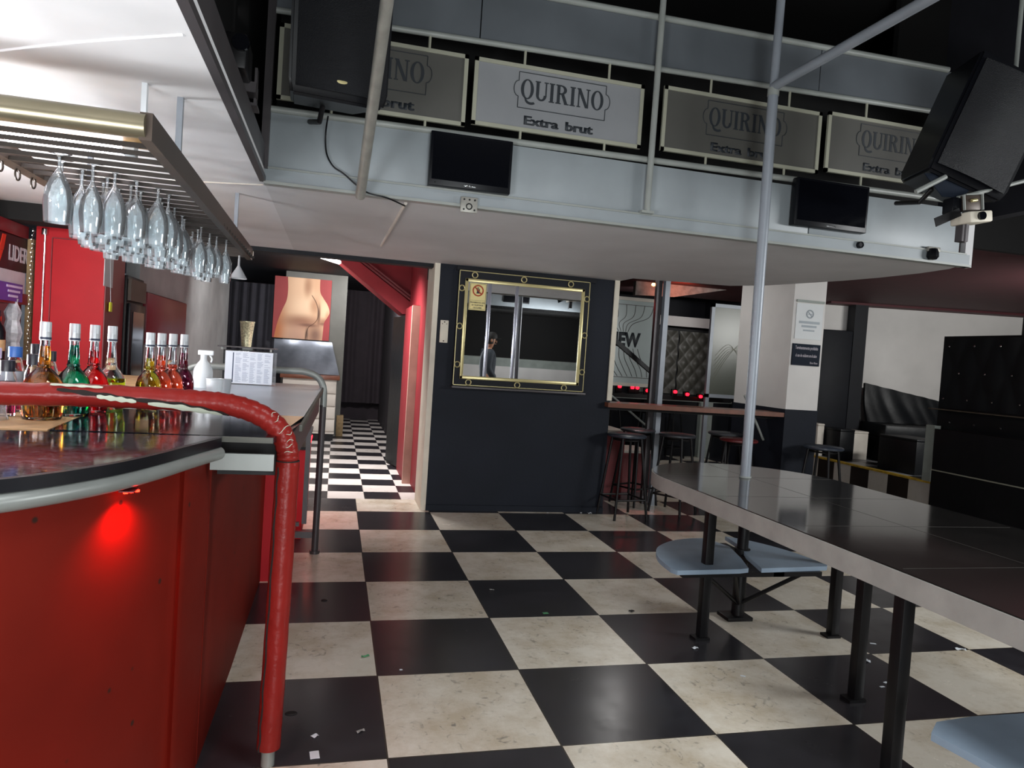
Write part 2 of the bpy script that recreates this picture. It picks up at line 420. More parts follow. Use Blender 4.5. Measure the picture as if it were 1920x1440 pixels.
ROOTLOC = {}
def _link(name, mb, m, base, smooth_angle=35):
    bm = mb.bm
    if base is not None: bmesh.ops.translate(bm, verts=bm.verts, vec=-Vector(base))
    bmesh.ops.recalc_face_normals(bm, faces=bm.faces)
    me = bpy.data.meshes.new(name); bm.to_mesh(me); bm.free()
    me.materials.append(MT[m] if isinstance(m, str) else m)
    if smooth_angle:
        me.polygons.foreach_set('use_smooth', [True] * len(me.polygons))
        try: me.set_sharp_from_angle(angle=math.radians(smooth_angle))
        except Exception: pass
    o = bpy.data.objects.new(name, me); COL.objects.link(o)
    return o
def T(name, label, cat, loc, group=None):
    o = bpy.data.objects.new(name, None); COL.objects.link(o); o.empty_display_size = 0.05
    o.location = loc; o['label'] = label; o['category'] = cat
    if group: o['group'] = group
    ROOTLOC[o.name] = Vector(loc)
    return o
def P(name, mb, m, parent, label=None, smooth=35):
    base = ROOTLOC[parent.name]
    o = _link(name, mb, m, base, smooth); o.parent = parent
    ROOTLOC[o.name] = base
    if label: o['label'] = label
    return o
def TH(name, label, cat, mb, m, loc=(0, 0, 0), group=None, smooth=35):
    o = _link(name, mb, m, loc, smooth); o.location = loc
    o['label'] = label; o['category'] = cat
    if group: o['group'] = group
    ROOTLOC[o.name] = Vector(loc)
    return o
def S(name, mb, m, smooth=35):
    o = _link(name, mb, m, None, smooth); o['kind'] = 'structure'; ROOTLOC[o.name] = Vector((0, 0, 0)); return o
def dup(root, loc, rotz=0, label=None, group=None):
    r = root.copy(); COL.objects.link(r); r.location = loc; r.rotation_euler = (0, 0, rotz)
    if label: r['label'] = label
    if group: r['group'] = group
    for ch in list(root.children):
        c = ch.copy(); COL.objects.link(c); c.parent = r
        for g in list(ch.children):
            d = g.copy(); COL.objects.link(d); d.parent = c
    return r
def text_mb(txt, org, ux, uz, size, depth=0.0015, bold=0.0, sx=1.0, align='CENTER', shear=0.0):
    cu = bpy.data.curves.new('txt', 'FONT'); cu.body = txt; cu.size = 1.0; cu.align_x = align
    cu.offset = bold; cu.shear = shear; cu.resolution_u = 3
    o = bpy.data.objects.new('txt', cu); COL.objects.link(o)
    dg = bpy.context.evaluated_depsgraph_get(); dg.update()
    me = bpy.data.meshes.new_from_object(o.evaluated_get(dg))
    bpy.data.objects.remove(o); bpy.data.curves.remove(cu)
    mb = MB(); mb.bm.from_mesh(me); bpy.data.meshes.remove(me)
    ux = Vector(ux).normalized(); uz = Vector(uz).normalized(); n = ux.cross(uz)
    r = bmesh.ops.extrude_face_region(mb.bm, geom=list(mb.bm.faces))
    for v in [g for g in r['geom'] if isinstance(g, bmesh.types.BMVert)]: v.co.z += depth / size
    for v in mb.bm.verts:
        c = v.co.copy()
        v.co = Vector(org) + ux * (c.x * size * sx) + uz * (c.y * size) + n * (c.z * size)
    return mb
def bold_text(txt, org, ux, uz, size, depth, bold, sx, align, off):
    mb = MB()
    for k in range(2):
        m0 = text_mb(txt, Vector(org) + Vector(ux) * off * (k - .5), ux, uz, size, depth + k * .00012, bold, sx, align)
        me = bpy.data.meshes.new('t'); m0.bm.to_mesh(me); m0.bm.free(); mb.bm.from_mesh(me); bpy.data.meshes.remove(me)
    return mb
def serif_mb(txt, org, ux, uz, h, depth=0.0015, gap=0.12):
    ux = Vector(ux).normalized(); uz = Vector(uz).normalized(); n = ux.cross(uz); mb = MB(); org = Vector(org)
    polys = []; x = 0.0; sw = 0.17; sf = 0.055; se = 0.07; thin = 0.075
    def rect(a, b, c, d): polys.append([(a, b), (c, b), (c, d), (a, d)])
    def stem(px, ww, bot=True, top=True):
        rect(px, 0, px + ww, 1)
        if bot: rect(px - se, 0, px + ww + se, sf)
        if top: rect(px - se, 1 - sf, px + ww + se, 1)
    def ring(cx, cy, ro, rox, ri, rix, a0=0, a1=2 * PI, k=24):
        for i in range(k):
            t0 = a0 + (a1 - a0) * i / k; t1 = a0 + (a1 - a0) * (i + 1) / k
            polys.append([(cx + rox * math.cos(t0), cy + ro * math.sin(t0)), (cx + rox * math.cos(t1), cy + ro * math.sin(t1)),
                          (cx + rix * math.cos(t1), cy + ri * math.sin(t1)), (cx + rix * math.cos(t0), cy + ri * math.sin(t0))])
    for ch in txt:
        if ch in 'QO':
            ring(x + 0.36, 0.5, 0.52, 0.36, 0.46, 0.19)
            if ch == 'Q':
                ring(x + 0.58, -0.02, 0.26, 0.34, 0.13, 0.22, math.radians(195), math.radians(315), 10)
                polys.append([(x + 0.22, 0.02), (x + 0.34, 0.06), (x + 0.36, -0.12), (x + 0.26, -0.1)])
            x += 0.72
        elif ch == 'U':
            rect(x + 0.06, 0.3, x + 0.06 + sw, 1); rect(x, 1 - sf, x + 0.3, 1)
            rect(x + 0.58, 0.3, x + 0.58 + thin, 1); rect(x + 0.5, 1 - sf, x + 0.74, 1)
            ring(x + 0.358, 0.3, 0.31, 0.298, 0.22, 0.14, PI, 2 * PI, 14)
            x += 0.72
        elif ch == 'I':
            stem(x + 0.07, sw); x += 0.31
        elif ch == 'R':
            stem(x + 0.07, sw); ring(x + 0.28, 0.75, 0.25, 0.34, 0.18, 0.17, -PI / 2, PI / 2, 14)
            rect(x + 0.2, 0.93, x + 0.29, 1.0); rect(x + 0.2, 0.5, x + 0.29, 0.57)
            polys.append([(x + 0.30, 0.52), (x + 0.47, 0.54), (x + 0.70, 0.0), (x + 0.52, 0.0)]); rect(x + 0.5, 0, x + 0.76, sf)
            x += 0.74
        elif ch == 'N':
            stem(x + 0.09, thin); rect(x + 0.62, 0, x + 0.62 + thin, 1); rect(x + 0.54, 1 - sf, x + 0.78, 1)
            polys.append([(x + 0.03, 1.0), (x + 0.22, 1.0), (x + 0.695, 0.0), (x + 0.52, 0.0)])
            x += 0.77
        x += gap
    W = x - gap
    k = 0
    for p in polys:
        k += 1
        pts = [org + ux * ((a - W / 2) * h) + uz * (b * h) for a, b in p]
        mb.slab(pts, n * (depth + 0.00004 * (k % 9)))
    return mb, W * h

# =================================================================== STRUCTURE
S('floor', MB().hexa([(-4, -5, -.1), (10, -5, -.1), (10, 6.375, -.1), (-4, 6.375, -.1), (-4, -5, 0), (10, -5, 0), (10, 6.375, 0), (-4, 6.375, 0)]), 'floor', 0)
S('floor_rear_room', MB().box((1.1, 6.375, -.1), (10, 14, 0)), 'floor', 0)
S('floor_passage', MB().box((-4, 6.375, -.1), (1.1, 14.2, 0)), 'floor_small', 0)

# bar ceiling (underside of the gallery over the bar)
S('ceiling', MB().box((-4, -3, 2.1), (-.38, 6.05, 2.16)), 'ceiling_paint', 0)
sm = MB(); sm.tube(smooth_path([(-1.6, 2.72, 2.1), (-1.1, 2.4, 2.1), (-.75, 2.17, 2.1), (-.42, 1.98, 2.1)], 6), .006, 6)
S('trim_1', sm, 'ceiling_paint')
# mezzanine slab with its rounded right end
mz = [(-.38, 3.6), (3.72, 3.6), (3.79, 3.75), (3.81, 4.0), (3.78, 4.35), (3.72, 4.65), (3.62, 4.95), (3.5, 5.3), (3.3, 5.55), (2.9, 5.62), (2.45, 5.7), (2.43, 6.05), (-.38, 6.05)]
S('ceiling_mezzanine', MB().prism(mz, 2.1, 2.16), 'mezz_paint', 25)
S('trim_2', MB().box((-.75, 6.02, 2.068), (.76, 6.14, 2.1)).box((.76, 6.385, 2.0), (2.42, 6.42, 2.1)), 'black_paint')
S('trim_3', MB().cyl((.272, 5.25, 2.094), (.302, 3.68, 2.094), .009, seg=8), 'white_panel')
# left edge of the opening: steel channel and black void above
S('trim_4', MB().box((-.42, -3, 2.16), (-.38, 3.6, 2.265)).box((-.40, -3, 2.1), (-.372, 3.6, 2.125)), 'dark_frame', 0)
S('wall_upper_left', MB().box((-.62, -3, 2.265), (-.55, 6.1, 4.4)), 'dark_void')
S('wall_upper_back', MB().box((-.6, 6.06, 2.16), (2.45, 6.12, 4.4)).box((2.45, 6.06, 2.62), (10, 6.12, 4.4)), 'dark_void')
S('ceiling_hall', MB().box((-.6, -5, 4.3), (10, 6.1, 4.4)), 'dark_void')
S('wall_upper_right', MB().box((3.95, 4.55, 2.45), (9.6, 4.6, 4.3)).box((9.55, -5, 0), (9.6, 8.6, 4.3)), 'dark_void')
# passage behind the bar
S('ceiling_passage', MB().box((-4, 6.06, 2.42), (2.4, 14.2, 2.5)), 'black_paint')
S('ceiling_rear_room', MB().box((2.4, 6.06, 2.55), (6.2, 14.2, 2.62)), 'black_paint')
S('wall_passage_back', MB().box((-1.8, 13.7, 0), (2.4, 13.8, 2.5)), 'curtain_purple')
S('wall_left', MB().box((-1.66, 6.24, 0), (-1.56, 11.1, 2.42)), 'grey_plaster', 0)
S('wall_bar_back', MB().box((-2.3, -1.0, 0), (-2.2, 5.7, 2.1)), 'red_dark', 0)
S('wall_partition', MB().box((-.78, 11.0, 0), (.11, 11.06, 2.42)), 'grey_vinyl', 0)
S('wall_passage_right', MB().box((.84, 6.38, 0), (.96, 9.0, 2.42)), 'red_dark', 0)
S('wall_passage_end', MB().box((.84, 9.0, 0), (2.4, 13.7, 2.42)), 'curtain_purple', 0)
# mirror wall
S('wall_mirror', MB().box((.80, 5.95, 0), (2.42, 6.38, 2.1)), 'navy_wall', 0)
S('trim_5', MB().box((.765, 5.945, 0), (.81, 6.385, 2.1)), 'cream_paint', 0)
S('trim_6', MB().box((2.385, 5.935, 1.02), (2.43, 5.955, 2.1)), 'cream_paint', 0)
S('baseboard_mirror', MB().box((.81, 5.935, 0), (2.42, 5.95, .05)), 'navy_wall', 0)
S('trim_7', MB().box((.95, 5.925, 2.055), (2.2, 5.95, 2.09)), 'black_paint')
# white and black column
S('wall_column', MB().box((4.07, 5.72, 1.04), (4.41, 6.6, 2.55)), 'white_wall', 0)
S('wall_column_base', MB().box((4.065, 5.715, 0), (4.415, 6.605, 1.04)), 'navy_wall', 0)
# rear room shell
S('wall_rear_room', MB().box((2.42, 11.0, 0), (6.2, 11.1, 2.55)), 'black_paint', 0)
S('wall_rear_side', MB().box((2.42, 6.38, 0), (2.46, 11.0, 2.55)), 'black_paint', 0)
S('wall_rear_right', MB().box((6.1, 8.9, 0), (6.2, 11.0, 2.55)), 'black_paint', 0)
# lounge platform on the right
S('floor_platform', MB().box((6.36, 4.2, .28), (9.6, 9.5, .3)), 'floor_stage', 0)
kt = MB(); kt.box((6.345, 5.9, 0), (6.42, 9.2, .285)); S('trim_8', kt, 'kerb_tile', 0)
S('trim_9', MB().box((6.335, 6.26, .285), (6.40, 9.2, .306)), 'yellow_paint', 0)
RX = Vector((.969, -.2443, 0)); FW = Vector((.2443, .969, 0))
def LP(s, d, z): return FW * d + RX * s + Vector((0, 0, z))
def rotbox(mb, s0, s1, d0, d1, z0, z1, bev=0):
    m0 = MB().box((s0, d0, z0), (s1, d1, z1), bev)
    me = bpy.data.meshes.new('t'); 
    for v in m0.bm.verts:
        v.co = LP(v.co.x, v.co.y, v.co.z)
    m0.bm.to_mesh(me); m0.bm.free(); mb.bm.from_mesh(me); bpy.data.meshes.remove(me); return mb
S('wall_back_right', rotbox(MB(), 4.0, 9.2, 10.2, 10.3, 0, 2.9), 'white_wall', 0)
S('ceiling_lounge', MB().box((3.6, 4.6, 2.45), (9.6, 9.8, 2.54)), 'burgundy_ceiling', 0)
S('trim_10', rotbox(MB(), 4.4, 9.2, 9.95, 10.2, 2.42, 2.62), 'burgundy_ceiling', 0)

# =================================================================== BAR (left)
# near counter
front = [(-1.5, 1.10), (-1.1, 1.17), (-.85, 1.27), (-.70, 1.38), (-.592, 1.491), (-.545, 1.55), (-.50, 1.621), (-.448, 1.726), (-.402, 1.864), (-.36, 2.026), (-.312, 2.197)]
bar = T('bar_counter', 'curved front bar with red panel front and speckled granite top, at the left edge', 'bar counter', (-.9, 2.0, 0))
top = [Vector(p + (0,)) for p in front]
topv = [(p.x, p.y) for p in smooth_path(top, 4)]
P('counter_top', MB().prism(topv + [(-.315, 2.235), (-1.6, 2.16)], 1.022, 1.046), 'granite', bar)
P('edge_band', MB().prism([(x + .002, y - .002) for x, y in topv] + [(x - .012, y + .010) for x, y in reversed(topv)], 1.020, 1.0463), 'black_edge', bar, 'smooth black front edge')
P('edge_pipe', MB().tube([Vector((x - .006, y + .005, 1.0005)) for x, y in topv], .0197, 14), 'steel_pipe', bar, 'grey round pipe under the counter edge')
pan = [(x - .035, y + .02) for x, y in front[:-1]] + [(-.375, 2.06), (-.36, 2.2), (-.352, 2.3)]
pv = [(p.x, p.y) for p in smooth_path([Vector(p + (0,)) for p in pan], 4)]
vin = [(x - .03, y + .012) for x, y in pv]
P('front_panel', MB().prism(pv + list(reversed(vin)), 0.0, 1.0), 'red_panel', bar, 'worn red painted panel')
P('support_bracket', MB().box((-.345, 2.235, .945), (-.165, 2.25, .995)), 'steel_pipe', bar, 'flat grey steel bracket')
spot('red_strip_light', (-.20, 4.02, .97), (-.3, 4.12, .5), 1.2, (1, .03, .02), 1.6)

# red LED under the pipe
led = T('led_spotlight', 'small red LED lamp glowing under the bar counter edge', 'lamp', (-.44, 1.78, .968))
lhs = P('housing', MB().box((-.462, 1.755, .9705), (-.43, 1.80, .974), .001), 'red_dark', led)
lb = MB()
for k in range(3): lb.lathe([(0, 0), (.005, .001), (.006, .005), (0, .006)], (-.449 + k * .009, 1.765 + k * .012, .9655), 10)
P('diode', lb, 'led_red', lhs)
spot('led_spotlight_light', (-.425, 1.765, .958), (-.452, 1.79, .70), 8, (1, .010, .006), 2.3, 1.0, .008)

# rear counter with two U shaped rails
rc = T('service_counter', 'long steel and granite service counter behind the red padded rail', 'bar counter', (-.6, 3.5, 0))
P('worktop', MB().hexa([(-.78, 2.26, 1.026), (-.170, 2.26, 1.026), (-.11, 2.9, 1.033), (-.83, 2.9, 1.033), (-.78, 2.26, 1.045), (-.170, 2.26, 1.045), (-.11, 2.9, 1.0518), (-.83, 2.9, 1.0518)]), 'granite_dark', rc, 'black granite part')
P('worktop', MB().hexa([(-.83, 2.9, 1.033), (-.11, 2.9, 1.033), (-.07, 4.9, 1.053), (-.98, 4.9, 1.053), (-.83, 2.9, 1.0518), (-.11, 2.9, 1.0518), (-.07, 4.9, 1.073), (-.98, 4.9, 1.073)]), 'steel_top', rc, 'brushed steel part')
P('cutting_board', MB().hexa([(-1.75, 2.26, 1.026), (-.785, 2.26, 1.026), (-.985, 4.9, 1.053), (-1.75, 4.9, 1.053), (-1.75, 2.26, 1.044), (-.785, 2.26, 1.044), (-.985, 4.9, 1.072), (-1.75, 4.9, 1.072)]), 'wood_board', rc, 'bare pale wooden board')
P('edge_strip', MB().box((-.38, 2.252, 1.027), (-.172, 2.262, 1.044)), 'strip_dark', rc)
P('edge_strip', MB().hexa([(-.112, 2.6, 1.027), (-.102, 2.6, 1.027), (-.06, 4.9, 1.05), (-.07, 4.9, 1.05), (-.112, 2.6, 1.049), (-.102, 2.6, 1.049), (-.06, 4.9, 1.075), (-.07, 4.9, 1.075)]), 'strip_dark', rc)
P('side_panel', MB().prism([(-.352, 2.32), (-.344, 3.0), (-.342, 4.1), (-.37, 4.1), (-.375, 3.0), (-.38, 2.32)], 0, .95), 'red_panel', rc, 'red painted side panel')
P('end_panel', MB().box((-.36, 4.105, 0), (-.255, 4.13, .93)).box((-.28, 4.13, 0), (-.255, 4.6, .93)), 'red_paint', rc)
P('dark_gap_board', MB().box((-.9, 2.42, .90), (-.16, 2.45, 1.024)), 'black_metal', rc)  # black board added for the shade in the gap below the worktop
P('apron', MB().hexa([(-.16, 2.36, .90), (-.135, 2.36, .90), (-.085, 4.62, .92), (-.11, 4.62, .92), (-.16, 2.36, 1.022), (-.135, 2.36, 1.022), (-.085, 4.62, 1.046), (-.11, 4.62, 1.046)]), 'dark_frame', rc)
P('leg', MB().box((-.155, 4.66, .19), (-.125, 4.69, 1.03)), 'dark_frame', rc)
P('leg', MB().box((-.32, 4.66, .19), (-.285, 4.69, 1.03)), 'dark_frame', rc)
P('stretcher', MB().box((-.9, 4.655, .10), (-.07, 4.685, .14)).box((-.9, 4.655, .175), (-.17, 4.685, .20)), 'dark_frame', rc)
P('end_rail', MB().tube(smooth_path([(-.905, 4.66, .9), (-.905, 4.66, 1.06), (-.885, 4.66, 1.13), (-.82, 4.66, 1.165), (-.7, 4.66, 1.168), (-.3, 4.66, 1.168), (-.18, 4.66, 1.165), (-.105, 4.66, 1.135), (-.068, 4.66, 1.075), (-.062, 4.66, 1.0), (-.062, 4.66, .95)], 6), .0215, 14), 'steel_pipe', rc, 'bare grey pipe bent over the counter end')
P('leg', MB().cyl((-.062, 4.66, .96), (-.064, 4.66, .02), .0215, seg=14).cyl((-.064, 4.66, 0), (-.064, 4.66, .02), .032), 'dark_frame', rc)
sb = MB(); sb.box((-.16, 3.04, .925), (-.11, 3.14, .94))
sc_ = T('side_cabinet', 'low red cabinet under the far end of the service counter', 'cabinet', (-.45, 5.6, 0))
P('body', MB().box((-.75, 5.0, 0), (-.165, 6.3, .62), .004), 'red_paint', sc_)
P('top', MB().box((-.76, 4.98, .62), (-.155, 6.32, .64)), 'black_metal', sc_)
rl = T('led_strip', 'red LED strip glowing on the low cabinet beneath the service counter', 'lamp', (-.23, 5.6, .57))
P('strip', MB().box((-.159, 5.2, .575), (-.152, 6.1, .590)), 'led_red_far', rl)
P('holder', MB().box((-.164, 5.18, .570), (-.159, 6.12, .600)), 'black_plastic', rl)
spot('led_strip_light', (-.13, 5.6, .60), (-.17, 5.6, 0), 4, (1, .02, .02), 2.4, .8)

# red padded rail
pr = T('padded_rail', 'red vinyl padded bar rail with torn seam, bent down to the floor', 'rail', (-.138, 2.33, 0))
rp = smooth_path([(-1.7, 2.33, 1.125), (-1.2, 2.33, 1.13), (-.9, 2.33, 1.137), (-.7, 2.33, 1.142), (-.5, 2.33, 1.142), (-.4, 2.33, 1.139), (-.32, 2.33, 1.134), (-.25, 2.33, 1.118), (-.19, 2.33, 1.088), (-.152, 2.33, 1.048), (-.134, 2.33, 1.0), (-.13, 2.33, .965)], 8)
rr = [.034 + .0012 * math.sin(i * 1.7) + .0008 * math.sin(i * 3.1) for i in range(len(rp))]
P('pad_sleeve', MB().tube(rp, rr, 24), 'red_vinyl', pr)
vp = [(-.13, 2.33, .962), (-.131, 2.325, .8), (-.133, 2.312, .5), (-.136, 2.298, .2), (-.138, 2.292, .055)]
P('pad_sleeve', MB().tube(smooth_path(vp, 6), [.0365 + .0006 * math.sin(i * 2.3) for i in range(25)], 24), 'red_vinyl', pr)
P('inner_pipe', MB().cyl((-.138, 2.29, 0), (-.138, 2.292, .06), .021), 'steel_pipe', pr, 'bare grey pipe foot')
# torn seam on the camera side of the rail
def rail_at(t):
    i = t * (len(rp) - 1); a = int(min(i, len(rp) - 2)); return rp[a].lerp(rp[a + 1], i - a)
def seam(t0, t1, ang0, ang1, wid, m, nm, lift=.0006, k=26):
    mb = MB(); rows = []
    for i in range(k + 1):
        q = i / k; t = t0 + (t1 - t0) * q; c = rail_at(t); d = (rail_at(min(1, t + .01)) - rail_at(max(0, t - .01))).normalized()
        up = Vector((0, -1, 0)).cross(d); up = up if up.z > 0 else -up
        a = ang0 + (ang1 - ang0) * q; ww = wid * math.sin(PI * min(1, max(0, q))) ** .6 + .003
        ww *= 1 + .25 * math.sin(q * 23)
        rows.append([mb.bm.verts.new(c + (Vector((0, -1, 0)) * math.cos(b) + up * math.sin(b)) * (.0362 + lift)) for b in (a - ww / .035, a - ww * .33 / .035, a + ww * .33 / .035, a + ww / .035)])
    for a, b in zip(rows, rows[1:]):
        for j in range(3): mb.bm.faces.new((a[j], a[j + 1], b[j + 1], b[j]))
    mb.solid(.0012)
    P(nm, mb, m, pr)
seam(.235, .335, .50, -.15, .0035, 'torn_lining', 'seam_gap', .0002)
seam(.325, .565, -.10, -.95, .0055, 'torn_lining', 'seam_gap', .0002)
seam(.285, .33, .02, -.26, .0036, 'torn_foam', 'exposed_foam', .0010)
seam(.345, .54, -.38, -1.02, .0062, 'torn_foam', 'exposed_foam', .0010)
seam(.225, .29, .98, .80, .0016, 'torn_foam', 'exposed_foam', .0010)
vg = MB(); vgp = smooth_path([Vector(p) for p in vp], 6)
vg.tube([p + Vector((-.0262 + .002 * math.sin(q * 1.9), -.0262 - .001 * math.sin(q * 1.9), 0)) for q, p in enumerate(vgp[1:])], [.0022 + .0012 * abs(math.sin(q * 1.3)) for q in range(len(vgp) - 1)], 6)
P('seam_gap', vg, 'torn_lining', pr)
P('seam_gap', MB().torus((-.13, 2.33, .9635), .0352, .0022, 'z'), 'torn_lining', pr)
for (t, a0, a1) in ((.72, 1.3, .5), (.745, 1.2, .3), (.80, 1.35, -.1), (.83, 1.1, .4), (.86, .9, .2), (.885, .7, .0), (.92, .6, -.2)):
    pts = []
    for i in range(9):
        q = i / 8; c = rail_at(t + .006 * math.sin(q * 5 + t * 90)); d = (rail_at(min(1, t + .01)) - rail_at(t - .01)).normalized()
        up = Vector((0, -1, 0)).cross(d); up = up if up.z > 0 else -up
        b = a0 + (a1 - a0) * q
        pts.append(c + (Vector((0, -1, 0)) * math.cos(b) + up * math.sin(b)) * .0352)
    P('crack', MB().tube(pts, [.0004, .001, .0013, .0009, .0014, .001, .0012, .0008, .0004], 5), 'torn_foam', pr)

# ------------------------------------------------------------------ bottles
def liquor(name, label, x, y, z, liq, level, group, H=.30, R=.036, label_patch=False, capm='cap_silver'):
    s = H / .30
    t = T(name, label, 'bottle', (x, y, z), group)
    n = .0148
    out = [(0, 0), (R * .84, 0), (R * .91, .006), (R * .98, .045), (R * 1.0, .072), (R * .96, .098), (R * .82, .122), (R * .60, .140), (R * .42, .151), (n * 1.25, .159), (n * 1.4, .164), (n * 1.2, .170), (n * 1.12, .195), (n * .96, .225), (n * .93, .245)]
    inn = [(n * .70, .245), (n * .74, .225), (n * .90, .195), (n * .98, .165), (R * .37, .149), (R * .54, .138), (R * .77, .120), (R * .90, .097), (R * .94, .072), (R * .92, .045), (R * .85, .010), (0, .008)]
    C = (x, y, z)
    P('glass_body', MB().lathe([(r, h * s) for r, h in out + inn], C, 32), 'glass', t)
    lv = level
    prof = [(0, .006)] + [(r * 1.025, h - (.002 if h < .02 else 0)) for r, h in reversed(inn[:-1]) if h < lv]
    last = prof[-1][0]; prof += [(last, lv), (0, lv)]
    P('liquid', MB().lathe([(r, h * s) for r, h in prof], C, 32), liq, t)
    P('cap', MB().lathe([(r, h * s) for r, h in [(0, .30), (n * 1.02, .30), (n * 1.08, .297), (n * 1.08, .272), (n * 1.12, .27), (n * 1.08, .268), (n * 1.10, .243), (n * .98, .243), (n * .98, .247), (0, .247)]], C, 24), capm, t)
    P('neck_band', MB().lathe([(r, h * s) for r, h in [(n * 1.08, .246), (n * 1.14, .246), (n * 1.14, .253), (n * 1.08, .253)]], C, 24), 'navy_ink', t)
    if label_patch:
        a = MB()
        def lf(u, v):
            th = -PI / 2 - .75 + u * 1.1
            return Vector((x + R * 1.015 * math.cos(th), y + R * 1.015 * math.sin(th), z + .035 + v * .035))
        a.grid(lf, 8, 2); P('paper_label', a, 'label_tan', t)
    return t
def cz(y): return 1.0455 + .0107 * (y - 2.29)
G1 = 'liqueur bottles on the wooden board'; G2 = 'liqueur bottles beside the cups'
liquor('liqueur_bottle', 'round bottle of amber brown liqueur, leftmost of the near four', -.885, 2.50, cz(2.5), 'amber', .225, G1, .305, .060)
liquor('liqueur_bottle', 'round bottle of green liqueur between the amber and red ones', -.845, 2.63, cz(2.63), 'teal', .23, G1, .305, .056)
liquor('liqueur_bottle', 'round bottle of deep red liqueur between the green and the pale one', -.822, 2.755, cz(2.755), 'crimson', .21, G1, .305, .051)
liquor('liqueur_bottle', 'nearly empty clear bottle with lime green liqueur at its bottom', -.80, 2.875, cz(2.875), 'lime', .112, G1, .305, .051)
liquor('liqueur_bottle', 'bottle of olive yellow liqueur with a tan label, leftmost of the far four', -.682, 2.92, cz(2.92), 'olive', .20, G2, .29, .045, True)
liquor('liqueur_bottle', 'bottle of bright coral liqueur next to the olive yellow one', -.665, 3.02, cz(3.02), 'coral', .21, G2, .29, .045)
liquor('liqueur_bottle', 'bottle of orange pink liqueur, third of the far four', -.645, 3.12, cz(3.12), 'coral', .17, G2, .29, .045)
liquor('liqueur_bottle', 'bottle of dark plum liqueur, rightmost of the far four', -.622, 3.22, cz(3.22), 'plum', .22, G2, .29, .045)

def jar(label, x, y, H, R, capm, lab, liq, hc=.035):
    z = cz(y); C = (x, y, z)
    t = T('spice_bottle', label, 'bottle', C, 'small bottles at the left end of the counter')
    P('glass_body', MB().lathe([(0, 0), (R * .95, 0), (R, .005), (R, H * .66), (R * .8, H * .76), (R * .62, H * .84), (R * .62, H - hc * .4), (R * .52, H - hc * .4), (R * .52, H * .84), (R * .72, H * .74), (R * .9, H * .64), (R * .9, .008), (0, .008)], C, 22), 'glass', t)
    P('contents', MB().lathe([(0, .009), (R * .88, .009), (R * .88, H * .42), (0, H * .42)], C, 20), liq, t)
    P('cap', MB().lathe([(0, H), (R * .72, H), (R * .76, H - .003), (R * .76, H - hc), (R * .66, H - hc), (R * .66, H - .004), (0, H - .004)], C, 22), capm, t)
    if lab:
        P('paper_label', MB().lathe([(R * 1.012, H * .40), (R * 1.02, H * .40), (R * 1.02, H * .62), (R * 1.012, H * .62)], C, 22), lab, t)
jar('small bottle with a bright blue cap', -1.035, 2.68, .215, .027, 'cap_blue', 'label_white', 'plum')
jar('small bottle with dark lid and blue label before the bright blue cap', -1.005, 2.55, .175, .027, 'cap_dark', 'ink_dark', 'plum')
jar('small bottle with black cap and tan label beside the blue caps', -1.015, 2.80, .225, .026, 'cap_dark', 'label_tan', 'herb')
jar('clear bottle of green herbs with a black cap', -.965, 2.64, .195, .027, 'cap_dark', None, 'herb')
jar('small bottle with navy cap and pink label by the amber liqueur', -.955, 2.74, .205, .027, 'cap_dark', 'label_pink', 'olive')
jar('small bottle with a pale lilac cap at the left frame edge', -1.12, 2.74, .205, .027, 'lilac', 'label_white', 'herb')
cone = TH('plastic_funnel', 'clear plastic cone lying at the left end of the bar in front of small bottles', 'funnel', MB().lathe([(.05, 0), (.012, .125), (.010, .125), (.047, 0)], (-1.005, 2.44, cz(2.44)), 24), 'acrylic', (-1.005, 2.44, cz(2.44)))

# cups, spray bottle, menu stand
def cup(label, x, y, h, r0, r1, m):
    z = cz(y)
    return TH('plastic_cup', label, 'cup', MB().lathe([(0, 0), (r0, 0), (r1, h), (r1 * 1.05, h + .002), (r1 * 1.05, h + .006), (r1 * .95, h + .006), (r1 * .95, h), (r0 * .92, .004), (0, .004)], (x, y, z), 26), m, (x, y, z))
cup('white plastic cup standing in front of the spray bottle', -.545, 3.55, .085, .032, .038, 'white_plastic')
cup('low clear plastic tub at the left of the white cup', -.68, 3.45, .055, .05, .058, 'acrylic')
cup('translucent plastic cup nested just right of the white cup', -.53, 3.72, .075, .03, .036, 'funnel_plastic')
sx, sy = -.70, 4.15; sz = cz(sy)
sp = T('spray_bottle', 'white plastic trigger spray bottle on the counter beside the menu', 'bottle', (sx, sy, sz))
P('bottle_body', MB().lathe([(0, 0), (.046, 0), (.05, .008), (.05, .085), (.046, .105), (.03, .135), (.018, .15), (.016, .168), (0, .168)], (sx, sy, sz), 26), 'white_plastic', sp)
hd = MB(); hd.box((sx - .03, sy - .012, sz + .178), (sx + .05, sy + .012, sz + .205), .005).cyl((sx, sy, sz + .16), (sx, sy, sz + .182), .017)
P('spray_head', hd, 'white_plastic', sp)
P('trigger', MB().tube(smooth_path([(sx + .03, sy, sz + .18), (sx + .042, sy, sz + .16), (sx + .038, sy, sz + .14)], 5), .005, 8), 'white_plastic', sp)
mx0, mx1, my = -.648, -.372, 4.56; mzb = cz(my); mh = .205
mn = T('menu_stand', 'clear acrylic stand holding a white printed menu sheet', 'menu', ((mx0 + mx1) / 2, my, mzb))
P('acrylic_holder', MB().box((mx0 - .003, my + .006, mzb), (mx1 + .02, my + .010, mzb + mh)).box((mx0, my - .03, mzb), (mx1 + .02, my + .04, mzb + .004)), 'acrylic', mn)
msh = P('menu_sheet', MB().box((mx0, my, mzb + .006), (mx1 - .002, my + .003, mzb + mh - .003)), 'paper', mn)
ml = MB(); ml.box((mx0 + .042, my - .001, mzb + .012), (mx0 + .048, my, mzb + mh - .012))
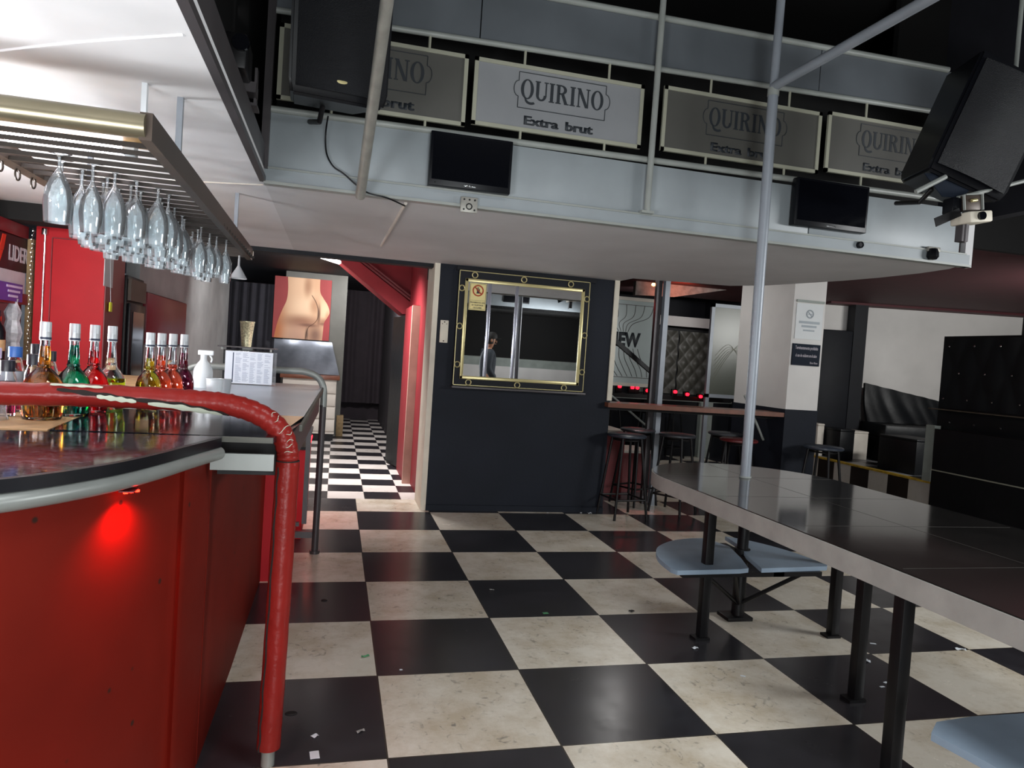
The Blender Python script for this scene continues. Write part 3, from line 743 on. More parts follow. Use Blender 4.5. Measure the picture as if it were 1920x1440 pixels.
P('ruled_line', ml, 'ink_dark', msh)
mt = MB(); rnd = random.Random(3)
for c in range(5):
    xx = mx0 + .058 + c * .042
    for k in range(30):
        zz = mzb + mh - .016 - k * .006
        if rnd.random() < .12: continue
        mt.box((xx, my - .0006, zz), (xx + .018 + rnd.random() * .018, my, zz + .0022))
P('printed_text', mt, 'ink_grey', msh, smooth=0)

# ------------------------------------------------------------------ glass rack
gr = T('glass_rack', 'hanging steel wine glass rack with slats under the bar ceiling', 'glass rack', (-.75, 3.2, 1.85))
XR0, XR1 = -.502, -1.0
P('front_tube', MB().cyl((-1.05, 2.0, 1.862), (-.50, 2.0, 1.862), .031, seg=24), 'rack_olive', gr)
P('side_rail', MB().hexa([(-.515, 1.99, 1.825), (-.485, 1.99, 1.825), (-.525, 4.55, 1.825), (-.555, 4.55, 1.825), (-.515, 1.99, 1.895), (-.485, 1.99, 1.895), (-.525, 4.55, 1.895), (-.555, 4.55, 1.895)]), 'rack_brown', gr)
P('side_rail', MB().hexa([(-1.03, 1.99, 1.83), (-.985, 1.99, 1.83), (-.985, 4.55, 1.83), (-1.03, 4.55, 1.83), (-1.03, 1.99, 1.88), (-.985, 1.99, 1.88), (-.985, 4.55, 1.88), (-1.03, 4.55, 1.88)]), 'rack_brown', gr)
yy = 2.10; k = 0
while yy < 4.52:
    P('slat', MB().box((-1.0, yy - .005, 1.83), (-.505, yy + .005, 1.842)), 'rack_slat', gr)
    yy += .088
P('end_tube', MB().cyl((-1.03, 4.55, 1.862), (-.52, 4.55, 1.862), .02, seg=16), 'rack_olive', gr)
for (hx, hy) in ((-.53, 2.5), (-.545, 3.95), (-1.0, 3.2)):
    P('hanger', MB().box((hx - .009, hy - .009, 1.88), (hx + .009, hy + .009, 2.10)), 'pole_paint', gr, 'grey square hanger rod')
hk = MB()
for i in range(6): hk.torus((-1.015, 2.35 + i * .12, 1.815), .018, .003, 'x', 16, 6)
P('hook', hk, 'rack_brown', gr)
tl = T('tube_lamp', 'lit fluorescent tube on a wooden batten above the glass rack', 'lamp', (-.8, 2.5, 1.96))
P('batten', MB().box((-1.35, 2.35, 1.922), (-.60, 2.50, 1.936)), 'wood_lamp', tl)
P('tube', MB().cyl((-1.32, 2.46, 1.900), (-.675, 2.46, 1.900), .0135, seg=16), 'tube', tl)
P('socket', MB().box((-.675, 2.43, 1.885), (-.64, 2.478, 1.922), .003).box((-.62, 2.40, 1.935), (-.605, 2.42, 2.10)).box((-1.34, 2.40, 1.935), (-1.33, 2.42, 2.10)), 'white_plastic', tl)
# glasses
def gprof(R, H, stem, cut):
    o = [(0, 0), (.031, 0), (.032, -.002), (.012, -.006), (.0045, -.012), (.004, -stem * .8), (.006, -stem), (R * .55, -stem - H * .16), (R * .9, -stem - H * .38), (R, -stem - H * .62), (R * cut, -stem - H)]
    i = [(R * cut - .0018, -stem - H), (R - .002, -stem - H * .62), (R * .9 - .002, -stem - H * .39), (R * .55 - .002, -stem - H * .18), (.004, -stem - .008), (0, -stem - .006)]
    return o + i
kinds = [(.038, .155, .05, .88), (.033, .15, .065, .82), (.036, .135, .06, .9)]
gproto = []
ORD = ['first', 'second', 'third', 'fourth', 'fifth', 'sixth', 'seventh', 'eighth', 'ninth', 'tenth', 'eleventh', 'twelfth', 'thirteenth', 'fourteenth', 'fifteenth', 'sixteenth', 'seventeenth', 'eighteenth', 'nineteenth', 'twentieth', 'twenty-first', 'twenty-second', 'twenty-third', 'twenty-fourth']
rows = [[-.815], [-.835, -.745], [-.80, -.715], [-.84, -.755, -.67], [-.80, -.715, -.63], [-.86, -.78, -.70, -.62], [-.89, -.81, -.735, -.655], [-.86, -.77, -.68], [-.90, -.81, -.72, -.64], [-.87, -.77, -.69], [-.91, -.82, -.73, -.65], [-.84, -.75, -.66], [-.88, -.79, -.70], [-.80, -.71, -.63], [-.84, -.75, -.66], [-.79, -.70, -.615], [-.77, -.685, -.60], [-.73, -.65, -.575], [-.70, -.63], [-.68, -.60]]
rg = random.Random(11)
for i, row in enumerate(rows):
    y = 2.144 + .088 * (i + 2) + (0.018 if i else 0.03)
    for j, x in enumerate(row):
        kd = 0 if (i == 0) else rg.choice([0, 1, 1, 2])
        lab = 'hanging stemmed glass in %s row from the near end of the rack' % ORD[i]
        if len(row) > 1: lab += ', %s from left' % ORD[j]
        xx, yy = x + rg.uniform(-.008, .008), y + rg.uniform(-.004, .004)
        src = next((g for kk, g in gproto if kk == kd), None)
        if src is None:
            R, H, st, ct = kinds[kd]
            src = TH('wine_glass', lab, 'glass', MB().lathe(gprof(R, H, st, ct), (xx, yy, 1.848), 20), 'thin_glass', (xx, yy, 1.848), 'glasses hanging from the rack')
            gproto.append((kd, src))
        else:
            dup(src, (xx, yy, 1.848), rg.random() * 6, lab)
fu = TH('bar_funnel', 'white plastic funnel hanging from the far corner of the glass rack', 'funnel', MB().lathe([(.006, 0), (.007, -.06), (.05, -.135), (.048, -.135), (.005, -.06), (.004, 0)], (-.585, 4.45, 1.835), 24), 'funnel_plastic', (-.585, 4.45, 1.835))
# small wire on ceiling seam near the second hanger
S('trim_11', MB().cyl((-1.2, 3.93, 2.098), (-.39, 3.66, 2.098), .004, seg=6), 'white_panel')

# ------------------------------------------------------------------ back bar at left
bb = T('back_bar_shelf', 'red framed back bar shelf unit on the left wall', 'shelf', (-2.1, 4.8, 0))
P('frame', MB().box((-2.19, 3.5, 1.905), (-1.995, 5.29, 1.985)).box((-2.19, 3.5, 1.475), (-1.985, 5.29, 1.545)).box((-2.19, 5.23, .9), (-2.02, 5.29, 1.905)), 'red_dark', bb)
P('side_board', MB().box((-2.0, 5.292, .95), (-1.966, 5.335, 1.91)), 'wood_rough', bb, 'raw wood side board')
P('back_panel', MB().box((-2.195, 3.5, .95), (-2.15, 5.25, 1.90)), 'maroon_poster', bb)
P('base_cabinet', MB().box((-2.19, 3.5, 0), (-1.95, 5.29, .95)), 'red_dark', bb)
ps = T('poster', 'dark maroon poster with white block lettering on the back bar', 'poster', (-2.0, 5.0, 1.7))
psh = P('sheet', MB().box((-2.012, 4.2, 1.685), (-2.004, 5.36, 1.90)), 'maroon_poster', ps)
P('lettering', text_mb('LIDER', (-2.003, 5.17, 1.745), (0, 1, 0), (0, 0, 1), .135, .002, .02, .80), 'poster_white', psh, 'white block letters')
nb = MB(); nb.slab([(-2.003, 4.84, 1.69), (-2.003, 4.90, 1.69), (-2.003, 4.95, 1.79), (-2.003, 4.895, 1.79)], (.003, 0, 0)); nb.slab([(-2.003, 4.90, 1.792), (-2.003, 4.955, 1.792), (-2.003, 4.985, 1.89), (-2.003, 4.94, 1.89)], (.003, 0, 0))
P('red_numeral', nb, 'poster_red', psh)
TH('paper_notice', 'blank white card standing on the shelf under the maroon poster', 'card', MB().box((-2.0, 4.2, 1.546), (-1.994, 5.26, 1.68)), 'poster_white', (-2.0, 4.9, 1.546))
pc = T('price_card', 'purple card with three lines of white text on the red shelf edge', 'sign', (-1.98, 4.8, 1.49))
crd = P('card', MB().box((-1.984, 4.6, 1.488), (-1.978, 5.19, 1.60)), 'purple', pc)
pl = MB()
for q, (a, b) in enumerate(((4.96, 5.18), (4.98, 5.15), (4.99, 5.12))): pl.box((-1.978, a, 1.572 - q * .030), (-1.976, b, 1.586 - q * .030))
P('text_line', pl, 'lilac', crd)
def plain_bottle(label, x, y, z, H, R, m, capm):
    t = T('spirit_bottle', label, 'bottle', (x, y, z), 'bottles on the back bar shelf')
    P('glass_body', MB().lathe([(0, 0), (R, 0), (R, H * .58), (R * .8, H * .68), (R * .36, H * .78), (R * .34, H * .9), (0, H * .9)], (x, y, z), 20), m, t)
    P('cap', MB().lathe([(0, H), (R * .4, H), (R * .4, H * .88), (0, H * .88)], (x, y, z), 16), capm, t)
    P('paper_label', MB().lathe([(R * 1.01, H * .2), (R * 1.03, H * .2), (R * 1.03, H * .42), (R * 1.01, H * .42)], (x, y, z), 20), 'label_tan', t)
plain_bottle('dark brown spirit bottle at the left edge under the purple card', -1.98, 4.86, 1.12, .30, .045, 'black_plastic', 'cap_dark')
plain_bottle('clear spirit bottle with a red cap beside the dark brown one', -2.03, 5.0, 1.12, .27, .04, 'glass', 'poster_red')
TH('wrapped_bottle', 'bottle wrapped in crumpled clear plastic by the shelf side board', 'bottle', MB().lathe([(0, 0), (.05, 0), (.055, .05), (.042, .11), (.058, .17), (.038, .25), (.05, .3), (.022, .36), (.028, .385), (0, .39)], (-2.0, 5.12, 1.12), 9, 1.0, .8), 'crumple', (-2.0, 5.12, 1.12), None, 0)
S('trim_12', MB().box((-2.19, 3.5, 1.085), (-1.93, 5.24, 1.118)), 'red_dark', 0)
# red column
S('wall_bar_column', MB().box((-1.955, 5.3, 0), (-1.535, 5.72, 2.0)), 'red_paint', 0)
S('wall_bar_column_side', MB().box((-1.537, 5.3, 0), (-1.53, 5.72, 2.0)), 'red_dark', 0)
S('trim_13', MB().box((-1.86, 5.29, .9), (-1.855, 5.30, 1.93)).box((-1.86, 5.29, 1.93), (-1.53, 5.30, 1.935)), 'red_dark', 0)
S('trim_14', MB().box((-2.3, 5.0, 1.99), (-1.0, 5.2, 2.1)), 'dark_void', 0)
S('trim_15', MB().box((-1.56, 5.72, 2.0), (-1.0, 6.06, 2.42)), 'ceiling_paint', 0)
ch = MB()
for i in range(60): ch.torus((-1.97 + .004 * math.sin(i), 5.288, 1.975 - i * .014), .0065, .0018, 'y' if i % 2 else 'x', 10, 5)
TH('hanging_chain', 'thin silver bead chain hanging down the red column', 'chain', ch, 'chrome', (-1.97, 5.288, 1.1))
TH('highlight_rod', 'thin silver rod imitating the bright highlight along the red column by the bead chain', 'rod', MB().cyl((-1.90, 5.289, .5), (-1.90, 5.289, 1.95), .006, seg=10).cyl((-1.90, 5.28, 1.945), (-1.90, 5.28, 1.985), .018, seg=14), 'chrome', (-1.90, 5.289, .5))  # added rod imitates the glossy highlight on the column corner
kt_ = T('key_tag', 'yellow tag on a cord with a clear sleeve hanging on the red column side', 'tag', (-1.525, 5.36, 1.6))
P('clear_sleeve', MB().box((-1.527, 5.235, 1.64), (-1.522, 5.42, 1.89)), 'funnel_plastic', kt_)
P('cord', MB().cyl((-1.519, 5.33, 1.84), (-1.519, 5.38, 1.54), .0016, seg=6), 'white_plastic', kt_)
P('tag', MB().box((-1.523, 5.355, 1.475), (-1.513, 5.405, 1.54), .004), 'tag_yellow', kt_)
fr = T('fridge', 'tall black drinks fridge behind the red column', 'fridge', (-1.58, 6.0, 0))
P('body', MB().box((-2.0, 5.76, 0), (-1.52, 6.22, 1.765), .01), 'black_metal', fr)
P('door', MB().box((-1.52, 5.78, .1), (-1.495, 6.2, 1.56), .006), 'black_plastic', fr)
P('glass_panel', MB().box((-1.496, 5.84, .3), (-1.490, 6.14, 1.50)), 'screen', fr)
P('top_panel', MB().box((-1.52, 5.78, 1.58), (-1.497, 6.2, 1.74)), 'rack_brown', fr)
P('badge', MB().box((-1.9, 5.752, 1.0), (-1.86, 5.758, 1.25)), 'white_plastic', fr)
wp = T('wall_pad', 'burgundy upholstered panel on the grey wall beyond the fridge', 'panel', (-1.54, 7.0, 1.2))
P('cushion', MB().box((-1.56, 6.28, 1.26), (-1.50, 7.8, 1.68), .015), 'burgundy_pad', wp)
P('backing', MB().box((-1.565, 6.26, 1.25), (-1.545, 7.82, 1.69)), 'black_metal', wp)
# black curtain with folds behind the counter
def curtain(name, label, x0, x1, y, z0, z1, m, amp=.03, folds=7):
    mb = MB()
    mb.grid(lambda u, v: Vector((x0 + (x1 - x0) * u, y + amp * math.sin(u * folds * 2 * PI + .6 * math.sin(v * 3)) * (.6 + .4 * (1 - v)) + .012 * math.sin(u * 41), z0 + (z1 - z0) * v)), 90, 8).solid(.004)
    return TH(name, label, 'curtain', mb, m, ((x0 + x1) / 2, y, z0))
curtain('black_curtain', 'black curtain hanging between grey wall and the nude painting', -1.56, -.76, 11.02, .02, 2.2, 'curtain')
curtain('dark_curtain', 'dark purple black curtain closing the far end of the passage', .1, 1.05, 13.5, .33, 2.42, 'curtain_purple', .02, 5)

# painting
pt = T('painting', 'canvas painting of a nude lower back on red ground', 'painting', (-.48, 10.93, 1.5))
PW0, PW1, PZ0, PZ1 = -.93, -.12, 1.425, 2.33
cv = P('canvas', MB().box((PW0, 10.95, PZ0), (PW1, 10.99, PZ1)), 'canvas_red', pt)
def pp(name, pts, m, dy):
    mb = MB(); mb.slab([(PW0 + (PW1 - PW0) * u, 10.949 - dy, PZ1 - (PZ1 - PZ0) * v) for u, v in pts], (0, .0015, 0)); P(name, mb, m, cv, smooth=0)
def sp2(pts, n=6): return [(p.x, p.y) for p in smooth_path([Vector((a, b, 0)) for a, b in pts], n)]
body = sp2([(.22, 0), (.235, .2), (.22, .38), (.15, .55), (.08, .75), (.03, 1.0)]) + [(.88, 1.0)] + sp2([(.89, .8), (.90, .70), (.95, .62), (.985, .53), (.95, .42), (.86, .30), (.80, .20), (.79, .0)])
def paint_material():
    m, t, b = NT('painted_flesh'); N = t.nodes; L = t.links
    tc = N.new('ShaderNodeTexCoord'); mp = N.new('ShaderNodeMapping')
    # object coordinates of the picture -> (u right, v down) of the canvas
    wd, ht = PW1 - PW0, PZ1 - PZ0
    mp.inputs['Scale'].default_value = (1 / wd, 0, -1 / ht)
    mp.inputs['Location'].default_value = ((-.48 - PW0) / wd, 0, (PZ1 - 1.5) / ht)
    L.new(tc.outputs['Object'], mp.inputs['Vector'])
    col = hexl('c49a79') + (1,)
    prev = None
    for (u, v, ru, rv, hx, k) in ((.52, .44, .34, .30, 'dfbd9c', 1.0), (.42, .10, .26, .30, 'd8b291', 1.0), (.88, .50, .14, .22, 'd9b592', 1.0), (.05, .85, .20, .55, 'b0683a', 1.0), (.50, .72, .42, .14, '8f624a', .95), (.90, .70, .14, .08, '93674c', .8), (.42, .95, .26, .22, 'b38c78', .8),
                                  (.75, .92, .16, .20, '7d5b4a', 1.0), (.58, .13, .09, .22, '9a6e50', .8), (.72, .44, .12, .18, 'a87b5b', .8), (.95, .62, .05, .12, 'a8744f', .6), (.80, .58, .035, .20, '5f3d2b', .95), (.62, .765, .20, .035, '6b4535', .85), (.88, .73, .1, .03, '7a5140', .8), (.60, .92, .035, .14, '4d382c', .9)):
        vd = N.new('ShaderNodeVectorMath'); vd.operation = 'SUBTRACT'; vd.inputs[1].default_value = (u, 0, v); L.new(mp.outputs[0], vd.inputs[0])
        vm = N.new('ShaderNodeVectorMath'); vm.operation = 'MULTIPLY'; vm.inputs[1].default_value = (1 / ru, 0, 1 / rv); L.new(vd.outputs[0], vm.inputs[0])
        ln = N.new('ShaderNodeVectorMath'); ln.operation = 'LENGTH'; L.new(vm.outputs[0], ln.inputs[0])
        mr = N.new('ShaderNodeMapRange'); mr.interpolation_type = 'SMOOTHSTEP'; mr.inputs['From Min'].default_value = 1.25; mr.inputs['From Max'].default_value = .1; mr.inputs['To Max'].default_value = k
        L.new(ln.outputs['Value'], mr.inputs['Value'])
        mx = N.new('ShaderNodeMix'); mx.data_type = 'RGBA'; L.new(mr.outputs[0], mx.inputs[0])
        if prev is None: mx.inputs[6].default_value = col
        else: L.new(prev, mx.inputs[6])
        mx.inputs[7].default_value = hexl(hx) + (1,); prev = mx.outputs[2]
    L.new(prev, b.inputs['Base Color']); b.inputs['Roughness'].default_value = .6
    MT['painted_flesh'] = m
paint_material()
pp('painted_figure', body, 'painted_flesh', 0)
cl = MB(); cl.tube([(PW0 + (PW1 - PW0) * u, 10.945, PZ1 - (PZ1 - PZ0) * v) for u, v in sp2([(.66, .27), (.74, .38), (.785, .50), (.79, .60), (.76, .685), (.70, .745), (.635, .79), (.60, .88), (.58, 1.0)])], .0032, 6)
P('painted_line', cl, 'flesh_line', cv)
# leaning steel hood under painting
hood = TH('steel_hood', 'curved dark stainless steel hood below the nude painting', 'hood', MB().grid(lambda u, v: Vector((-.89 + u * (.82 + .13 * (1 - v)), 10.9 - .32 * (1 - v) ** 1.6 - .02 * math.sin(u * 6), .93 + v * .475)), 16, 10).solid(.004), 'steel_sheet', (-.45, 10.7, .93))
wc = T('drawer_cabinet', 'white drawer cabinet with brown wooden top at end of the counter', 'cabinet', (-.3, 10.6, 0))
P('top', MB().box((-.74, 10.28, .87), (.07, 10.98, .925), .004), 'wood_ledge', wc, 'brown wooden top')
P('body', MB().box((-.70, 10.32, .1), (.03, 10.97, .87)), 'white_panel', wc)
for k in range(4): P('drawer', MB().box((-.70, 10.30, .14 + k * .18), (.025, 10.32, .30 + k * .18), .003), 'white_panel', wc)
P('plinth', MB().box((-.68, 10.35, 0), (.02, 10.95, .1)), 'black_metal', wc)
TH('cardboard_box', 'small beige box on the floor by the white drawer cabinet', 'box', MB().box((.06, 10.9, 0), (.16, 11.1, .31), .003).box((.058, 10.898, .2), (.162, 11.102, .205)), 'wood_rough', (.11, 11.0, 0))
# black cabinet with cocktail shaker
bc = T('black_cabinet', 'black cabinet with thin top standing beyond the menu stand', 'cabinet', (-.85, 7.4, 0))
P('body', MB().box((-1.05, 7.25, 0), (-.62, 7.6, 1.245)), 'black_plastic', bc)
P('top', MB().box((-1.1, 7.2, 1.27), (-.58, 7.65, 1.282)), 'dark_frame', bc)
P('bracket', MB().box((-.625, 7.22, 1.245), (-.605, 7.25, 1.27)).box((-1.07, 7.22, 1.245), (-1.05, 7.25, 1.27)).box((-.9, 7.4, 1.245), (-.8, 7.5, 1.27)), 'steel_pipe', bc)
TH('cocktail_shaker', 'cream patterned tumbler standing on the black cabinet', 'tumbler', MB().lathe([(0, 0), (.045, 0), (.048, .02), (.05, .06), (.068, .235), (.071, .24), (.071, .25), (.064, .25), (.044, .02), (0, .015)], (-.865, 7.4, 1.282), 26), 'shaker_cream', (-.865, 7.4, 1.282))

# far tube lamp and black ceiling beam
ft = T('ceiling_tube_lamp', 'lit fluorescent tube on the dark ceiling over the passage', 'lamp', (-.15, 7.8, 2.3))
P('tube', MB().cyl((-.326, 8.0, 2.335), (-.022, 7.4, 2.196), .02, seg=14), 'tube_far', ft)
P('holder', MB().hexa([(-.345, 8.0, 2.36), (-.305, 8.02, 2.36), (.0, 7.4, 2.218), (-.04, 7.38, 2.218), (-.345, 8.0, 2.42), (-.305, 8.02, 2.42), (.0, 7.4, 2.42), (-.04, 7.38, 2.42)]), 'black_paint', ft)

# staircase side in the passage (red)
st = T('staircase', 'red painted stair underside sloping down into the passage', 'stairs', (.5, 8.4, 2.0))
P('stringer', MB().slab([(-.03, 8.3, 2.42), (.06, 8.3, 2.42), (.835, 8.3, 1.90), (.835, 8.3, 1.79), (.72, 8.3, 1.775), (-.03, 8.3, 2.325)], (0, .45, 0)), 'stair_red', st)
P('moulding', MB().slab([(.14, 8.28, 2.42), (.17, 8.28, 2.42), (.835, 8.28, 1.975), (.835, 8.28, 1.95)], (0, .02, 0)).slab([(.08, 8.27, 2.42), (.11, 8.27, 2.42), (.835, 8.27, 1.935), (.835, 8.27, 1.91)], (0, .03, 0)), 'red_dark', st)
P('side_panel', MB().slab([(.06, 8.42, 2.42), (.835, 8.42, 1.92), (.835, 8.42, 2.42)], (0, .03, 0)), 'stair_red', st)
S('trim_16', MB().box((.72, 7.15, 0), (.80, 7.21, 1.81)), 'leg_pink', 0)
S('trim_17', MB().box((.735, 7.21, 0), (.81, 8.05, 1.82)).box((.80, 6.39, 0), (.84, 8.3, 2.42)), 'stair_red', 0)
S('door_1', MB().hexa([(.64, 8.52, .02), (.745, 8.03, .02), (.765, 8.035, .02), (.66, 8.525, .02), (.64, 8.52, 1.74), (.745, 8.03, 1.74), (.765, 8.035, 1.74), (.66, 8.525, 1.74)]), 'black_vinyl', 0)
lp = T('pendant_bulb', 'small warm bulb glowing under the red stair', 'lamp', (.82, 7.6, 2.36))
P('bulb', MB().lathe([(0, -.03), (.018, -.025), (.02, -.01), (.01, .0), (0, .0)], (.80, 7.6, 2.385), 12), 'lamp_orange', lp)
P('holder', MB().cyl((.80, 7.6, 2.38), (.80, 7.6, 2.42), .014), 'black_metal', lp)
TH('floor_stake', 'short white stick leaning at the far curtain', 'stick', MB().box((.87, 13.3, 0), (.92, 13.33, .42)), 'white_plastic', (.9, 13.3, 0))

# =================================================================== MIRROR ON THE NAVY WALL
mr = T('wall_mirror_panel', 'framed wall mirror with gold border and rings on the black wall', 'mirror', (1.55, 5.95, 1.07))
P('backboard', MB().box((.965, 5.90, 1.075), (2.14, 5.95, 2.06)), 'black_paint', mr)
gl = MB()
for a, b in (((.968, 5.896, 2.05), (2.137, 5.90, 2.056)), ((.968, 5.896, 1.085), (2.137, 5.90, 1.091)), ((.968, 5.896, 1.085), (.974, 5.90, 2.056)), ((2.131, 5.896, 1.085), (2.137, 5.90, 2.056))): gl.box(a, b)
P('border_line', gl, 'gold', mr, smooth=0)
MX0, MX1, MZ0, MZ1 = 1.02, 2.088, 1.14, 1.99
fm = MB()
for a, b in (((MX0, 5.885, MZ1 - .028), (MX1, 5.90, MZ1)), ((MX0, 5.885, MZ0), (MX1, 5.90, MZ0 + .028)), ((MX0, 5.885, MZ0), (MX0 + .028, 5.90, MZ1)), ((MX1 - .028, 5.885, MZ0), (MX1, 5.90, MZ1))): fm.box(a, b, .004)
P('gold_frame', fm, 'gold', mr)
P('mirror_glass', MB().box((MX0 + .02, 5.895, MZ0 + .02), (MX1 - .02, 5.902, MZ1 - .02)), 'mirror', mr, smooth=0)
P('mullion', MB().box((1.222, 5.886, MZ0 + .028), (1.250, 5.895, MZ1 - .028), .003), 'aluminium', mr)
P('mullion', MB().box((1.462, 5.886, MZ0 + .028), (1.488, 5.895, MZ1 - .028), .003), 'aluminium', mr)
for (rx, rz) in ((1.10, 2.022), (1.53, 2.022), (1.955, 2.022), (.995, 1.905), (.995, 1.585), (.995, 1.26), (2.112, 1.905), (2.112, 1.585), (2.112, 1.26), (1.10, 1.113), (1.53, 1.113), (1.955, 1.113)):
    P('ring', MB().torus((rx, 5.893, rz), .023, .005), 'gold', mr)
P('sill', MB().box((.955, 5.86, 1.06), (2.15, 5.95, 1.078), .003), 'dark_frame', mr)
ys = T('warning_sign', 'yellow prohibition sign stuck on upper left corner of the mirror', 'sign', (1.13, 5.89, 1.8))
ypl = P('plate', MB().box((1.062, 5.884, 1.728), (1.205, 5.888, 1.955)), 'yellow_sign', ys)
rg_ = MB(); rg_.torus((1.133, 5.884, 1.893), .043, .006, 'y', 28, 6).cyl((1.105, 5.883, 1.921), (1.161, 5.883, 1.865), .005, seg=8)
P('prohibition_ring', rg_, 'orange_ring', ypl)
hn = MB(); hn.box((1.122, 5.882, 1.872), (1.142, 5.884, 1.895)).box((1.118, 5.882, 1.895), (1.123, 5.884, 1.915)).box((1.126, 5.882, 1.895), (1.131, 5.884, 1.922)).box((1.134, 5.882, 1.895), (1.139, 5.884, 1.92)).box((1.142, 5.882, 1.89), (1.147, 5.884, 1.908)).box((1.115, 5.882, 1.868), (1.15, 5.884, 1.873))
P('hand_symbol', hn, 'cap_dark', ypl, smooth=0)
yl = MB()
for a, b in (((1.068, 5.882, 1.808), (1.199, 5.884, 1.810)), ((1.068, 5.882, 1.948), (1.199, 5.884, 1.950)), ((1.068, 5.882, 1.735), (1.199, 5.884, 1.737)), ((1.066, 5.882, 1.735), (1.068, 5.884, 1.950)), ((1.199, 5.882, 1.735), (1.201, 5.884, 1.950))): yl.box(a, b)
P('printed_border', yl, 'cap_dark', ypl, smooth=0)
for q, s_ in enumerate(('PROHIBIDO EL USO', 'DE TELEFONOS', 'CELULARES')):
    P('lettering', text_mb(s_, (1.134, 5.8838, 1.786 - q * .022), (1, 0, 0), (0, 0, 1), .017, .001, .02, .85), 'cap_dark', ypl, smooth=0)
sw = T('switch_plate', 'cream blank switch plate on the black wall left of the mirror', 'switch', (.875, 5.95, 1.53))
P('plate', MB().box((.838, 5.938, 1.435), (.908, 5.95, 1.625), .004), 'cream_paint', sw)
P('screw', MB().cyl((.873, 5.935, 1.61), (.873, 5.94, 1.61), .006, seg=10).cyl((.873, 5.935, 1.45), (.873, 5.94, 1.45), .006, seg=10).cyl((.855, 5.935, 1.595), (.855, 5.94, 1.595), .004, seg=8).cyl((.892, 5.935, 1.595), (.892, 5.94, 1.595), .004, seg=8), 'rack_brown', sw)

# =================================================================== MEZZANINE BALCONY
YF = 3.6
bp = T('balcony_parapet', 'grey steel balcony parapet of the mezzanine above the hall', 'balcony', (1.6, YF, 2.1))
def curve_front(z0, z1, off=0.0, th=.012):
    pts = [(-.37, YF + off), (3.66, YF + off), (3.74, YF + .05 + off), (3.77, YF + .2)]
    return pts
P('fascia', MB().box((-.38, YF - .012, 2.098), (3.77, YF + .03, 2.165)), 'mezz_metal', bp)
P('lip', MB().box((-.38, YF - .022, 2.090), (3.775, YF + .03, 2.104)).box((-.38, YF - .018, 2.163), (3.74, YF + .03, 2.172)), 'rail_grey', bp)
seams = [-.38, .62, 1.6, 2.62, 3.70]
for i in range(4):
    P('lower_panel', MB().box((seams[i] + .004, YF, 2.172), (seams[i + 1] - .004, YF + .012, 2.44), .002), 'mezz_metal', bp)
    xa, xb = seams[i] + .003, seams[i + 1] - .003
    P('upper_panel', MB().slab([(xa, YF + .01, 2.918 + .0227 * (xa + .37)), (xb, YF + .01, 2.918 + .0227 * (xb + .37)), (xb, YF + .01, 3.195 + .0155 * (xb + .37)), (xa, YF + .01, 3.195 + .0155 * (xa + .37))], (0, .012, 0)), 'mezz_metal_shaded', bp)
P('end_post', MB().box((3.735, YF - .01, 2.09), (3.79, YF + .03, 2.36)), 'mezz_paint', bp, 'white angle post at the right end')
P('pipe_rail', MB().cyl((-.37, YF, 2.447), (3.66, YF, 2.485), .017, seg=14), 'rail_grey', bp)
P('pipe_rail', MB().cyl((-.37, YF, 2.912), (3.5, YF, 3.0), .015, seg=14), 'rail_grey', bp)
P('pipe_rail', MB().cyl((-.37, YF, 3.20), (3.5, YF, 3.26), .017, seg=14), 'rail_grey', bp)
P('corner_post', MB().box((-.40, YF - .03, 2.16), (-.365, YF + .02, 3.2)), 'dark_frame', bp)
P('upright_pole', MB().cyl((1.585, YF - .035, 2.18), (1.592, YF - .035, 3.4), .017, seg=14).box((1.55, YF - .05, 2.168), (1.62, YF, 2.182)), 'rail_grey', bp, 'thin vertical pole in front of the panels')
S('mezzanine_dark_sheet', MB().box((-.38, YF + .4, 2.16), (3.9, YF + .44, 3.4)), 'dark_void', 0)  # black sheet added for the darkness inside the mezzanine behind the signs

